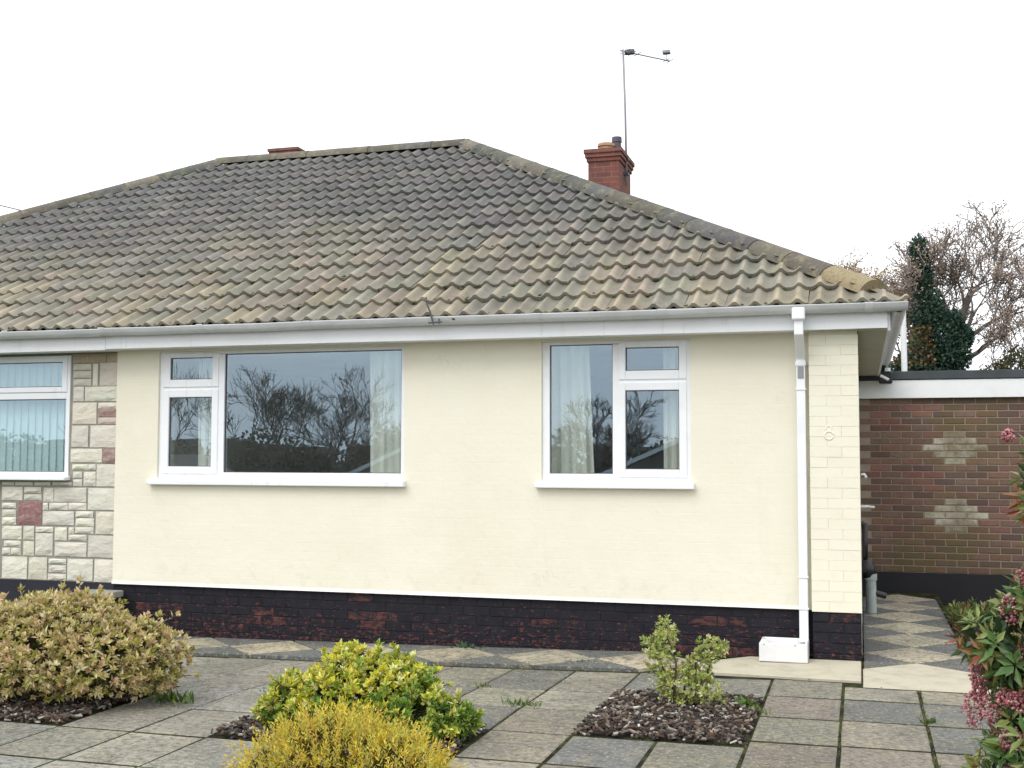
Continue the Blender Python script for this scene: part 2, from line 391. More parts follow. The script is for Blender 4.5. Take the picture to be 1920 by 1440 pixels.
# house-side strip of slabs laid as diamonds
path = tag(MB().box(-.01, .80, -.98, 4.90, -.12, -.025).build('path', MT['joint']), kind='structure')
CRM, GRY = (.50, .445, .325), (.125, .137, .143)
H, WY = .38, .365; YC = -.42; g = .006
n = -6
while True:
    xc = -2.27+.76*n; n += 1
    if xc > -1.1: break
    if xc+H < -6.2: continue
    yb, yf = -.035, YC-WY
    slab([(xc-H+g, YC), (xc, YC-WY+g), (xc+H-g, YC), (xc, YC+WY-g)], patio, jit(CRM, SR, .12), zoff=.022)
    if xc+2*H > -.95: continue
    slab([(xc+g*2, yf), (xc+2*H-g*2, yf), (xc+H, YC-g*2)], patio, jit(GRY, SR, .12), zoff=.022)
    slab([(xc+g*2, yb), (xc+H, YC+g*2), (xc+2*H-g*2, yb)], patio, jit(GRY, SR, .12), zoff=.018)
# pale concrete edging by the drain end, then apron to the side path
slab([(-1.10, -.80), (-.40, -.90), (-.012, -.90), (-.012, -.13), (-.80, -.13), (-1.14, -.44)], patio, (.46, .42, .33), MT['concrete'], zoff=.018, name='concrete_edging')
slab([(.0, -1.04), (.79, -1.04), (.79, -.36), (.37, -.02), (0, -.36)], path, (.46, .42, .33), MT['concrete'], zoff=.004, name='concrete_apron')
HX, HY = .365, .372
for n in range(7):
    yc = -.015+HY+n*2*HY; xc = .372
    if yc+HY > 4.85: break
    slab([(xc-HX+g, yc), (xc, yc-HY+g), (xc+HX-g, yc), (xc, yc+HY-g)], path, jit(CRM, SR, .10), zoff=.004)
    for s in (-1, 1):
        slab([(xc+s*HX, yc-HY*2+g*2), (xc+s*HX, yc-g*2), (xc+s*g*2, yc-HY)][::s], path, jit((.115, .128, .143), SR, .12), zoff=.002)

# ------------------------------------------------------------------ soil beds with bark chips
CR = random.Random(9)
for bi, (a, b, c, d) in enumerate(beds):
    mb = MB(); nn = 12
    for j in range(nn+1):
        for i in range(nn+1):
            x = lerp(a, b, i/nn); y = lerp(c, d, j/nn)
            e = min(i, nn-i, j, nn-j)
            mb.v.append((x, y, G(x, y)-.018+(.012+CR.uniform(0, .014))*(e > 0)+.015*(e > 2)))
    for j in range(nn):
        for i in range(nn): q = j*(nn+1)+i; mb.f.append((q, q+1, q+nn+2, q+nn+1))
    tag(mb.build('flower_bed', MT['soil'], smooth=True), kind='structure')
    mb = MB(); N = int(2600*(b-a)*(d-c)/1.1)
    for _ in range(N):
        x, y = CR.uniform(a+.01, b-.01), CR.uniform(c+.01, d-.01)
        z = G(x, y)+CR.uniform(.006, .035); L, W = CR.uniform(.006, .026), CR.uniform(.004, .010)
        an = CR.uniform(0, 2*PI); u = Vector((math.cos(an), math.sin(an), CR.uniform(-.5, .5))).normalized()
        w = Vector((-math.sin(an), math.cos(an), CR.uniform(-.5, .5))).normalized(); t = u.cross(w)*.004
        p = Vector((x, y, z))
        col = jit(CR.choice([(.08, .06, .05), (.05, .042, .038), (.13, .10, .08), (.04, .036, .036), (.17, .145, .12), (.11, .065, .045), (.06, .05, .045), (.28, .25, .21)] if CR.random() < .95 else [(.5, .48, .42)]), CR, .25)
        q = [p-u*L-w*W*.6, p+u*L*.9-w*W, p+u*L+w*W*.7, p-u*L*.8+w*W]
        mb.add([v-t for v in q]+[v+t for v in q], [(4, 5, 6, 7), (0, 1, 5, 4), (1, 2, 6, 5), (2, 3, 7, 6), (3, 0, 4, 7)], col)
    tag(mb.build('bark_mulch', MT['chip']), 'dark bark chippings '+['in the square bed round the small pale shrub', 'under the yellow-green shrub', 'under the broad variegated shrub', 'under the golden conifer', 'under the pink-flowered shrub'][bi], 'mulch', kind='stuff')

# ------------------------------------------------------------------ shared pieces
def brickmesh(L, Hh, D=.05, ch=.004):
    """front face looks to -y, centred in x and z, front at y=0"""
    a, b = L/2, Hh/2; m = MB()
    f = [(-a+ch, 0, -b+ch), (a-ch, 0, -b+ch), (a-ch, 0, b-ch), (-a+ch, 0, b-ch)]
    o = [(-a, ch, -b), (a, ch, -b), (a, ch, b), (-a, ch, b)]; k = [(x, D, z) for x, y, z in o]
    fs = [(0, 1, 2, 3)]
    for i in range(4):
        j = (i+1) % 4; fs += [(4+i, 4+j, j, i), (8+i, 8+j, 4+j, 4+i)]
    m.add(f+o+k, fs); return m.mesh()
def wall_holes(x0, x1, z0, z1, yf, yb, holes):
    xs = sorted({x0, x1, *[h[0] for h in holes], *[h[1] for h in holes]}); zz = sorted({z0, z1, *[h[2] for h in holes], *[h[3] for h in holes]})
    m = MB()
    def hole(x, z): return any(h[0] < x < h[1] and h[2] < z < h[3] for h in holes)
    for i in range(len(xs)-1):
        for j in range(len(zz)-1):
            if hole((xs[i]+xs[i+1])/2, (zz[j]+zz[j+1])/2): continue
            a, b, c, d = xs[i], xs[i+1], zz[j], zz[j+1]
            m.add([(a, yf, c), (b, yf, c), (b, yf, d), (a, yf, d)], [(0, 1, 2, 3)])
            m.add([(a, yb, c), (b, yb, c), (b, yb, d), (a, yb, d)], [(3, 2, 1, 0)])
    for a, b, c, d in holes:
        m.add([(a, yf, c), (b, yf, c), (b, yf, d), (a, yf, d), (a, yb, c), (b, yb, c), (b, yb, d), (a, yb, d)],
              [(0, 4, 5, 1), (1, 5, 6, 2), (2, 6, 7, 3), (3, 7, 4, 0)])
    m.add([(x0, yf, z0), (x1, yf, z0), (x1, yf, z1), (x0, yf, z1), (x0, yb, z0), (x1, yb, z0), (x1, yb, z1), (x0, yb, z1)],
          [(0, 1, 5, 4), (1, 2, 6, 5), (2, 3, 7, 6), (3, 0, 4, 7)])
    return m

# ------------------------------------------------------------------ the two houses
XP = -6.34                                   # party line
home = empty('bungalow', (-3.17, 0, 0), 'cream painted bungalow half with white windows and brown tiled hip roof', 'house')
nbr = empty('bungalow', (-9.5, 0, 0), 'neighbouring bungalow half with pale stone cladding at left edge of picture', 'house')
ZB, ZT = .3535, 2.396; ZW = ZT+.02
W1 = (-5.915, -3.595, 1.285, 2.392); W2 = (-2.425, -1.24, 1.285, 2.392); W3 = (-9.1, -6.844, 1.285, 2.385)
wall = wall_holes(XP, -.30, ZB+.02, ZW, 0, .27, [W1, W2]).build('wall', MT['render'], home)
mb = MB()                                    # bell-mouth drip at the foot of the render
mb.add([(XP, -.013, ZB), (-.335, -.013, ZB), (-.335, 0, ZB+.028), (XP, 0, ZB+.028), (XP, .02, ZB), (-.335, .02, ZB)], [(0, 1, 2, 3), (4, 5, 1, 0)])
mb.build('render_drip', MT['drip'], home)  # the bright edge highlight is put into this paler cream
plinth = MB().box(XP, -.34, .020, .27, -.5, ZB+.01).build('plinth', MT['plinth'], home, color=(.01, .01, .015))
bm_f = brickmesh(.219, .070, .05, .003); bm_h = brickmesh(.1065, .070, .05, .003)
BR = random.Random(2)
for r in range(6):
    z = ZB-.04-r*.075; x = XP+(.1125 if r % 2 else 0)
    while x+.22 < -.33:
        worn = BR.random() < (.04 if r < 2 else .13)
        link('brick', bm_f, MT['plinth'], plinth, (x+.1125, .016+BR.uniform(-.0015, .0015), z), color=jit((.20, .055, .045), BR, .3) if worn else (.01, .01, .015)); x += .225
# pier of painted bricks
PY = -.11
pier = MB().box(-.346, -.004, PY+.0035, .27, ZB, ZW).build('pier', MT['paintjoint'], home)
B('pier_foot', -.343, -.006, PY+.018, .27, -.4, ZB-.001, MT['plinth'], home, color=(.01, .01, .015))
pf, ph = brickmesh(.2262, .0738, .06, .0012), brickmesh(.1226, .0738, .06, .0012)
for r in range(27):
    z = ZB+.0375+r*.075
    for L, xc in ((.221, -.2385), (.1185, -.0615)) if r % 2 else ((.1185, -.2895), (.221, -.1125)):
        link('brick', pf if L > .2 else ph, MT['pier'], pier, (xc, PY+BR.uniform(-.0015, .0015), z), color=jit(CREAM, BR, .015, .006))
pf2, ph2 = brickmesh(.215, .066, .06), brickmesh(.113, .066, .06)
for r in range(5):
    z = ZB-.04-r*.075
    for L, xc in ((.215, -.2385), (.1185, -.0615)) if r % 2 else ((.1185, -.2895), (.215, -.1125)):
        link('brick', pf2 if L > .2 else ph2, MT['plinth'], pier, (xc, PY+.012+BR.uniform(-.002, .002), z), color=(.22, .06, .05) if (r == 0 and xc > -.1) or BR.random() < .12 else (.01, .01, .015))
# house number: a raised 8 painted over with the wall
mb = MB()
for cz, rr, tt in ((1.688, .019, .006), (1.638, .030, .007)):
    mb.tube([(-.213+rr*math.cos(a*2*PI/20), PY+.001, cz+rr*math.sin(a*2*PI/20)) for a in range(21)], tt, 8)
tag(mb.build('house_number', MT['pier'], home, color=CREAM, smooth=True), 'raised numeral 8 painted over in cream')
# side wall, back wall, side door
B('side_wall', -.27, -.002, .272, 9.2, -.4, ZT, MT['render'], home)
B('side_plinth', -.2, -.0005, .275, 9.2, -.4, ZB-.002, MT['plinth'], home, color=(.01, .01, .015))
B('back_wall', XP, -.28, 9.0, 9.25, -.4, ZT, MT['render'], home)
sdoor = B('side_door', -.03, .0005, 1.2, 2.05, .1, 2.1, MT['upvc'], home, .004)
MB().tube([(.0, 1.98, 1.04), (.075, 1.98, 1.04)], .011).tube([(.07, 1.99, 1.04), (.115, 1.93, 1.038)], .010).build('door_handle', MT['whitewash'], sdoor, smooth=True)
MB().tube([(.008, 1.9, 1.325), (.035, 1.9, 1.33), (.05, 1.9, 1.31), (.05, 1.9, 1.295)], .011).build('door_knocker', MT['whitewash'], sdoor, smooth=True)
# neighbour's shell
wall_holes(-12.9, XP-.002, ZB, ZW, .035, .27, [W3]).build('wall', MT['stonejoint'], nbr)
nplinth = B('plinth', -12.9, XP-.002, .02, .27, -.5, ZB-.002, MT['plinth'], nbr)
nplinth.data.materials.clear(); nplinth.data.materials.append(m_plain('dark_plinth_paint', (.02, .02, .032), .55, .4, .1, 4))
B('back_wall', -12.9, XP-.02, 9.0, 9.25, -.4, ZT, MT['render'], nbr); B('side_wall', -12.9, -12.65, .272, 9.0, -.4, ZT, MT['render'], nbr)
STONES = [(-6.824, 2.316, -6.484, 2.392, 1), (-6.466, 2.312, -6.356, 2.392, 1), (-6.817, 2.252, -6.634, 2.302, 0), (-6.815, 2.182, -6.633, 2.238, 0), (-6.813, 2.11, -6.631, 2.165, 0), (-6.61, 2.108, -6.563, 2.303, 0), (-6.536, 2.106, -6.355, 2.308, 0), (-6.81, 1.97, -6.707, 2.098, 0), (-6.688, 1.967, -6.351, 2.096, 0), (-6.814, 1.765, -6.568, 1.953, 0), (-6.546, 1.903, -6.348, 1.95, 0), (-6.544, 1.828, -6.347, 1.899, 2), (-6.542, 1.764, -6.344, 1.817, 3), (-6.818, 1.558, -6.65, 1.746, 0), (-6.622, 1.554, -6.354, 1.748, 0), (-6.822, 1.42, -6.502, 1.538, 0), (-6.492, 1.412, -6.346, 1.538, 2), (-6.804, 1.354, -6.646, 1.399, 0), (-6.637, 1.354, -6.563, 1.4, 0), (-6.547, 1.207, -6.35, 1.4, 0), (-6.793, 1.28, -6.704, 1.332, 0), (-6.791, 1.208, -6.703, 1.264, 0), (-6.68, 1.21, -6.56, 1.332, 0), (-7.552, 1.206, -7.426, 1.234, 0), (-7.408, 1.207, -7.226, 1.235, 0), (-7.201, 1.209, -7.036, 1.237, 0), (-7.006, 1.211, -6.81, 1.239, 0), (-7.55, 1.072, -7.332, 1.19, 0), (-7.31, 1.14, -7.133, 1.19, 0), (-7.307, 1.076, -7.126, 1.124, 0), (-7.1, 1.062, -6.999, 1.186, 0), (-6.99, 1.064, -6.653, 1.188, 0), (-6.629, 0.998, -6.358, 1.186, 0), (-7.546, 1.0, -7.401, 1.044, 0), (-7.543, 0.923, -7.398, 0.983, 0), (-7.541, 0.85, -7.396, 0.915, 0), (-7.374, 0.85, -7.122, 1.059, 4), (-7.104, 0.99, -7.055, 1.049, 0), (-7.038, 0.992, -6.845, 1.051, 0), (-6.832, 0.994, -6.65, 1.054, 0), (-7.101, 0.856, -6.777, 0.976, 0), (-6.755, 0.929, -6.579, 0.98, 0), (-6.753, 0.849, -6.568, 0.917, 0), (-6.544, 0.783, -6.352, 0.978, 0), (-7.537, 0.718, -7.33, 0.835, 0), (-7.306, 0.718, -7.196, 0.838, 0), (-7.174, 0.79, -6.994, 0.833, 0), (-6.97, 0.718, -6.848, 0.833, 0), (-6.825, 0.78, -6.774, 0.834, 0), (-6.76, 0.786, -6.57, 0.84, 0), (-7.514, 0.65, -7.336, 0.702, 0), (-7.531, 0.576, -7.445, 0.637, 0), (-7.435, 0.579, -7.334, 0.639, 0), (-7.302, 0.574, -7.192, 0.702, 0), (-7.174, 0.579, -6.995, 0.774, 0), (-6.965, 0.578, -6.64, 0.7, 0), (-6.823, 0.722, -6.642, 0.769, 0), (-6.617, 0.578, -6.36, 0.766, 0), (-7.526, 0.363, -7.262, 0.558, 0), (-7.238, 0.363, -7.049, 0.558, 0), (-7.028, 0.512, -6.85, 0.55, 0), (-7.025, 0.432, -6.848, 0.492, 0), (-7.033, 0.361, -6.845, 0.416, 0), (-6.828, 0.365, -6.57, 0.554, 0), (-6.546, 0.361, -6.354, 0.556, 0)]
z = .363                                     # the cladding goes on in the same way to the left, beyond the picture
while z < 1.2:
    h = BR.choice([.12, .19, .06]); h = min(h, 1.2-z)
    x = -7.58
    while x > -9.3:
        w = BR.choice([.12, .2, .28, .34]); STONES.append((x-w+.02, z, x, z+h-.015, 0)); x -= w
    z += h
SC = [(.68, .65, .555), (.46, .38, .28), (.34, .235, .21), (.62, .53, .45), (.27, .15, .145)]
for x0, z0, x1, z1, kk in STONES:            # rock-faced: domed, uneven faces
    x0 -= .003; x1 += .003; z0 -= .002; z1 += .002
    cx_, cz_ = (x0+x1)/2, (z0+z1)/2; m = MB(); D = BR.uniform(.003, .009)
    nxs = 4 if x1-x0 > .12 else 3; nzs = 4 if z1-z0 > .1 else 3
    vv = []
    for j in range(nzs+1):
        for i in range(nxs+1):
            e = i in (0, nxs) or j in (0, nzs)
            fx = i/nxs; fz = j/nzs
            if not e: fx += BR.uniform(-.07, .07); fz += BR.uniform(-.07, .07)
            elif 0 < i < nxs: fz += BR.uniform(-.008, .008)
            elif 0 < j < nzs: fx += BR.uniform(-.008, .008)
            yy = .030 if e else .030-D-BR.uniform(0, .007)
            vv.append((lerp(x0, x1, fx), yy, lerp(z0, z1, fz)))
    ff = []
    for j in range(nzs):
        for i in range(nxs): q = j*(nxs+1)+i; ff.append((q, q+1, q+nxs+2, q+nxs+1))
    m.add(vv, ff); c = jit(SC[kk], BR, .10, .03)
    link('stone', m.mesh((cx_, .03, cz_), False), MT['stone'], nbr, (cx_, .03, cz_), color=c)

# windows
def frame_rect(m, x0, x1, z0, z1, w, y0, y1):
    m.box(x0, x0+w, y0, y1, z0, z1); m.box(x1-w, x1, y0, y1, z0, z1)
    m.box(x0+w, x1-w, y0, y1, z1-w, z1); m.box(x0+w, x1-w, y0, y1, z0, z0+w)
def sash(parent, ox0, ox1, oz0, oz1, px0, px1, pz0, pz1, y=.012):
    m = MB(); m.box(ox0, px0, y, y+.05, oz0, oz1); m.box(px1, ox1, y, y+.05, oz0, oz1)
    m.box(px0, px1, y, y+.05, pz1, oz1); m.box(px0, px1, y, y+.05, oz0, pz0)
    s_ = m.build('sash', MT['upvc'], parent, bevel=.005)
    g = MB(); frame_rect(g, px0, px1, pz0, pz1, .006, y+.015, y+.03); g.build('gasket', MT['rubber'], parent)
    B('pane', px0+.001, px1-.001, y+.024, y+.028, pz0+.001, pz1-.001, MT['glass'], parent)
def fixed(parent, px0, px1, pz0, pz1, y=.045):
    g = MB(); frame_rect(g, px0, px1, pz0, pz1, .006, y-.008, y+.01); g.build('gasket', MT['rubber'], parent)
    B('pane', px0+.001, px1-.001, y, y+.004, pz0+.001, pz1-.001, MT['glass'], parent)
def sill(parent, x0, x1, z0, z1):
    m = MB(); m.add([(x0, -.062, z0), (x1, -.062, z0), (x1, -.062, z1-.012), (x0, -.062, z1-.012), (x0, .03, z1+.004), (x1, .03, z1+.004), (x0, .03, z0), (x1, .03, z0)],
        [(0, 1, 2, 3), (3, 2, 5, 4), (0, 6, 7, 1), (0, 3, 4, 6), (1, 7, 5, 2)]); m.build('sill', MT['upvc'], parent, bevel=.006)
FY0, FY1 = .022, .085
m = MB(); x0, x1, z0, z1 = W1
m.box(x0, x0+.05, FY0, FY1, z0, z1); m.box(x1-.036, x1, FY0, FY1, z0, z1); m.box(-5.335, -5.276, FY0, FY1, z0, z1-.03)
m.box(x0+.05, x1-.036, FY0, FY1, z1-.028, z1); m.box(x0+.05, -5.335, FY0, FY1, z0, z0+.045); m.box(-5.276, x1-.036, FY0, FY1, z0, 1.336); m.box(x0+.05, -5.335, FY0, FY1, 2.03, 2.10)
w1 = tag(m.build('window', MT['upvc'], home, bevel=.004), 'wide white window with one large pane and two small lights')
sash(w1, -5.872, -5.332, 2.078, 2.375, -5.81, -5.392, 2.145, 2.337); sash(w1, -5.872, -5.332, 1.322, 2.056, -5.816, -5.393, 1.385, 1.99)
fixed(w1, -5.276, -3.632, 1.336, 2.363); sill(w1, -5.982, -3.574, 1.228, 1.285)
m = MB(); x0, x1, z0, z1 = W2
m.box(x0, x0+.062, FY0, FY1, z0, z1); m.box(x1-.036, x1, FY0, FY1, z0, z1); m.box(-1.854, -1.80, FY0, FY1, z0, z1-.03)
m.box(x0+.062, x1-.036, FY0, FY1, z1-.026, z1); m.box(x0+.062, -1.854, FY0, FY1, z0, 1.344); m.box(-1.80, x1-.036, FY0, FY1, z0, z0+.04); m.box(-1.80, x1-.036, FY0, FY1, 2.03, 2.10)
w2 = tag(m.build('window', MT['upvc'], home, bevel=.004), 'narrower white window beside the downpipe')
sash(w2, -1.803, -1.272, 2.08, 2.378, -1.749, -1.331, 2.15, 2.332); sash(w2, -1.803, -1.272, 1.318, 2.058, -1.751, -1.331, 1.381, 1.996)
fixed(w2, -2.363, -1.854, 1.344, 2.366); sill(w2, -2.469, -1.211, 1.232, 1.285)
m = MB(); x0, x1, z0, z1 = W3
m.box(x0, x0+.05, FY0, FY1, z0, z1); m.box(x1-.04, x1, FY0, FY1, z0, z1); m.box(-8.25, -8.19, FY0, FY1, z0, z1)
m.box(x0+.05, -8.25, FY0, FY1, z1-.03, z1); m.box(-8.19, x1-.04, FY0, FY1, z1-.03, z1); m.box(x0+.05, -8.25, FY0, FY1, z0, 1.33); m.box(-8.19, x1-.04, FY0, FY1, z0, 1.33); m.box(-8.19, x1-.04, FY0, FY1, 1.99, 2.05)
w3 = tag(m.build('window', MT['upvc'], nbr, bevel=.004), "white window in the stone cladding")
sash(w3, -8.20, -6.872, 2.052, 2.37, -8.14, -6.925, 2.10, 2.326); fixed(w3, -8.19, -6.884, 1.33, 1.99); fixed(w3, -9.05, -8.25, 1.33, 2.355); sill(w3, -9.2, -6.822, 1.256, 1.292)
# rooms behind the glass
def room(parent, x0, x1, y1):
    m = MB(); m.box(x0, x1, .275, y1, .25, 2.39); m.f = [tuple(reversed(f)) for i, f in enumerate(m.f) if i != 2]
    m.build('room', MT['room'], parent)
room(home, -6.2, -2.95, 4.2); room(home, -2.9, -.29, 4.2); room(nbr, -9.6, -6.45, 4.0)
def curtain(x0, x1, y, label, folds, seed, spread=.0):
    r = random.Random(seed); m = MB(); n = 60; nz = 10; ph = r.uniform(0, 6)
    for side in (0, 1):
        for j in range(nz+1):
            t = j/nz; z = lerp(1.05, 2.38, t)
            for i in range(n+1):
                s_ = i/n; x = lerp(x0, x1+spread*(1-t), s_)
                a = .03*math.sin(s_*folds*2*PI+ph+.5*math.sin(3*t+seed))+.012*math.sin(s_*folds*4.7*PI+1.3+t)
                m.v.append((x+.008*math.sin(s_*folds*2*PI+1), y+a*(.7+.5*(1-t))+side*.004, z))
    o = (nz+1)*(n+1)
    for j in range(nz):
        for i in range(n):
            q = j*(n+1)+i; m.f += [(q, q+1, q+n+2, q+n+1), (o+q+n+1, o+q+n+2, o+q+1, o+q)]
    ob = m.build('curtain', MT['curtain'], None, smooth=True, loc=((x0+x1)/2, y, 1.05)); tag(ob, label, 'curtain', 'curtains behind the windows')
curtain(-4.02, -3.60, .24, 'cream curtain drawn to the right edge of the wide window', 4, 1, .03)
curtain(-5.66, -5.44, .24, 'cream curtain behind the small lights of the wide window', 3, 2, .02)
curtain(-2.45, -2.10, .24, 'cream curtain behind the tall pane of the narrower window', 4, 3, .05)
curtain(-1.50, -1.26, .24, 'cream curtain behind the small lights of the narrower window', 3, 4, .0)
vb = empty('vertical_blind', (-8, .16, 1.33), "pale teal vertical blind behind the stone-clad house's window", 'blind')
sm = MB(); 
for i in range(5):
    t = i/4; sm.v += [(-.046+.092*t, .006*math.sin(t*PI), 0), (-.046+.092*t, .006*math.sin(t*PI), 1.04)]
for i in range(4): sm.f.append((2*i, 2*i+2, 2*i+3, 2*i+1))
sm = sm.mesh(); sm.materials.append(MT['blind'])
for i in range(28):
    o = link('slat', sm, MT['blind'], vb, (-9.02+i*.079, .16, 1.31), Matrix.Rotation(math.radians(-6+BR.uniform(-2, 2)), 3, 'Z').to_quaternion())
B('head_rail', -9.08, -6.80, .13, .19, 2.35, 2.385, MT['white'], vb)

# ------------------------------------------------------------------ roofs
EY, EZ, RY, RZ = -.27, 2.572, 4.64, 5.305
AL = math.atan2(RZ-EZ, RY-EY); SL = math.hypot(RZ-EZ, RY-EY); XE = .27; XW = 2*XP-XE
S_ = Vector((0, math.cos(AL), math.sin(AL))); N_ = Vector((0, -math.sin(AL), math.cos(AL)))
def deck(parent, s):
    xe = XE if s > 0 else XW; xr = -RY if s > 0 else 2*XP+RY; d = .035; by = 2*RY-EY
    m = MB(); m.add([(XP, EY, EZ-d), (xe, EY, EZ-d), (xr, RY, RZ-d), (XP, RY, RZ-d), (xe, by, EZ-d), (XP, by, EZ-d)],
        [(0, 1, 2, 3), (1, 4, 2), (4, 5, 3, 2)])
    if s < 0: m.f = [tuple(reversed(f)) for f in m.f]
    return m.build('roof', MT['deck'], parent)
roof = deck(home, 1); nroof = deck(nbr, -1)
GAU = SL/17; TW, TL = .30, .42
def tile_mesh(n=14, jr=None):
    m = MB(); r = jr or random.Random(0)
    for v, lf in ((0, .044), (TL, .004)):
        for i in range(n+1):
            u = TW*i/n; w = (.5-.5*math.cos(2*PI*(u/.15)))**2.1
            m.v.append((u-TW/2, v+(r.uniform(-.003, .003) if v == 0 else 0), .040*w+lf+.004))
    for i in range(n+1): x, y, z = m.v[i]; m.v.append((x, y+.004, z-.032))
    n1 = n+1
    for i in range(n): m.f += [(i, i+1, n1+i+1, n1+i), (2*n1+i, 2*n1+i+1, i+1, i)]
    me = m.mesh(); 
    return me
def smooth_tile(me, n=14):
    for k, p in enumerate(me.polygons): p.use_smooth = (k % 2 == 0)
    # front lip stays crisp
    me.materials.clear() if False else None
tmeshes = []
for k in range(5):
    me = tile_mesh(14, random.Random(k)); 
    for p in me.polygons: p.use_smooth = True
    bmx = bmesh.new(); bmx.from_mesh(me)
    for e in bmx.edges:
        if len(e.link_faces) == 2 and e.calc_face_angle(0) > math.radians(45): e.smooth = False
    bmx.to_mesh(me); bmx.free(); me.materials.append(MT['tile']); tmeshes.append(me)
R3 = Matrix((Vector((1, 0, 0)), S_, N_)).transposed(); QF = R3.to_quaternion()
TR = random.Random(12)
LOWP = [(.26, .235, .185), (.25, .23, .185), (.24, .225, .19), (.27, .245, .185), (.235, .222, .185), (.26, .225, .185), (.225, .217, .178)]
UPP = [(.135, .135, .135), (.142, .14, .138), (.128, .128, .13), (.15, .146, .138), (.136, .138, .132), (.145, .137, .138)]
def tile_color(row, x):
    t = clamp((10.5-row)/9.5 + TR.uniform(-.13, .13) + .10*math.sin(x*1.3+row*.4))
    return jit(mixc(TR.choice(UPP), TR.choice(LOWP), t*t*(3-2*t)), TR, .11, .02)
side_mb = MB()
for row in range(17):
    v0 = row*GAU - .055
    yb = EY+math.cos(AL)*v0
    i = -45
    while True:
        xc = XE-.16+i*TW; i += 1
        if xc-.2 > -yb: break
        org = Vector((xc, EY, EZ)) + S_*v0
        y_top = org.y+math.cos(AL)*min(TL, SL-v0)
        if xc+.15 < 2*XP+yb: continue
        par = roof if xc > XP else nroof
        dz = TR.uniform(-.004, .004); org = org+N_*dz+S_*(TR.uniform(-.006, .006) if TR.random() > .03 else -.03)
        q = QF @ Matrix.Rotation(TR.uniform(-.014, .014), 3, 'Z').to_quaternion() @ Matrix.Rotation(TR.uniform(-.006, .006), 3, 'Y').to_quaternion()
        me = TR.choice(tmeshes)
        cr = xc+.15+y_top > -.02; cl = xc-.15 < 2*XP+y_top+.02; ct = v0+TL > SL-.02
        if cr or cl or ct:
            bmx = bmesh.new(); bmx.from_mesh(me); mat4 = Matrix.Translation(org) @ q.to_matrix().to_4x4(); inv = mat4.inverted()
            for use, co, no in ((cr, Vector((0, 0, 0)), Vector((1, 1, 0))), (cl, Vector((2*XP, 0, 0)), Vector((-1, 1, 0))), (ct, Vector((0, RY-.01, 0)), Vector((0, 1, 0)))):
                if use: bmesh.ops.bisect_plane(bmx, geom=bmx.verts[:]+bmx.edges[:]+bmx.faces[:], plane_co=inv @ co, plane_no=(inv.to_3x3() @ no).normalized(), clear_outer=True)
            if len(bmx.faces) < 2: bmx.free(); continue
            me = me.copy(); bmx.to_mesh(me); bmx.free()
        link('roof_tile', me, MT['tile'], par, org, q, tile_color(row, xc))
# tiles of the right-hand slope, out of sight round the corner
RS = Matrix((Vector((0, 1, 0)), Vector((-math.cos(AL), 0, math.sin(AL))), Vector((math.sin(AL), 0, math.cos(AL))))).transposed()
tv = np.array([v.co for v in tmeshes[0].vertices]); tf = [tuple(p.vertices) for p in tmeshes[0].polygons]
for row in range(17):
    v0 = row*GAU-.045; ins = math.cos(AL)*v0
    y = EY+ins+.30
    while y < 2*RY-EY-ins-.30:
        o = Vector((XE, y, EZ)) + RS @ Vector((0, v0, 0)); pts = (np.array(RS) @ tv.T).T + np.array(o)
        side_mb.add([tuple(p) for p in pts], tf); y += TW
o = side_mb.build('roof_tiles', MT['tile'], roof, color=(.2, .19, .15)); o['kind'] = 'stuff'
# moss cushions caught in the troughs and under the hips
def moss(parent, x0, x1, n, seed):
    r_ = random.Random(seed); m = MB()
    for _ in range(n):
        row = int(abs(r_.gauss(0, 4.5))); v = row*GAU-.055+r_.uniform(-.01, .05); x = r_.uniform(x0, x1); xt = XE-.16+round((x-XE+.16)/.15)*.15+.15*0
        p = Vector((xt+r_.gauss(0, .02), EY, EZ))+S_*v+N_*r_.uniform(.02, .045)
        if p.x+p.y > -.05 or p.x < 2*XP+p.y+.1: continue
        k_ = r_.uniform(.008, .024); c = jit(r_.choice([(.06, .075, .03), (.10, .10, .04), (.045, .05, .03), (.14, .13, .06)]), r_, .25)
        vv = [Vector((r_.uniform(.7, 1.3)*math.cos(a)*math.cos(b), r_.uniform(.7, 1.3)*math.sin(a)*math.cos(b), .6*math.sin(b))) for b in (-.4, .5) for a in [i*PI/3 for i in range(6)]]+[Vector((0, 0, .75))]
        m.add([p+R3 @ (q_*k_) for q_ in vv], [(i, (i+1) % 6, 6+(i+1) % 6, 6+i) for i in range(6)]+[(6+i, 6+(i+1) % 6, 12) for i in range(6)], c)
    o_ = m.build('roof_moss', MT['chip'], parent); o_['kind'] = 'stuff'
moss(roof, XP, .2, 700, 3); moss(nroof, -10, XP, 350, 4)
# ridge and hip tiles
def ridge_mesh(L=.47, r=.135):
    m = MB(); n = 10
    for x, k in ((0, 1.015), (.05, 1.0), (L, .985)):
        for i in range(n+1):
            a = PI*i/n*1.0; m.v.append((x, math.cos(a)*r*k, math.sin(a)*r*k*.82-.03))
    for j in range(2):
        for i in range(n): m.f.append((j*(n+1)+i, j*(n+1)+i+1, (j+1)*(n+1)+i+1, (j+1)*(n+1)+i))
    k = len(m.v); m.v.append((0.015, 0, -.03)); 
    for i in range(n): m.f.append((k, i+1, i))
    me = m.mesh(); 
    for p in me.polygons: p.use_smooth = True
    bmx = bmesh.new(); bmx.from_mesh(me)
    for e in bmx.edges:
        if len(e.link_faces) == 2 and e.calc_face_angle(0) > math.radians(50): e.smooth = False
    bmx.normal_update(); bmx.to_mesh(me); bmx.free(); me.materials.append(MT['hip']); return me
rme = ridge_mesh()
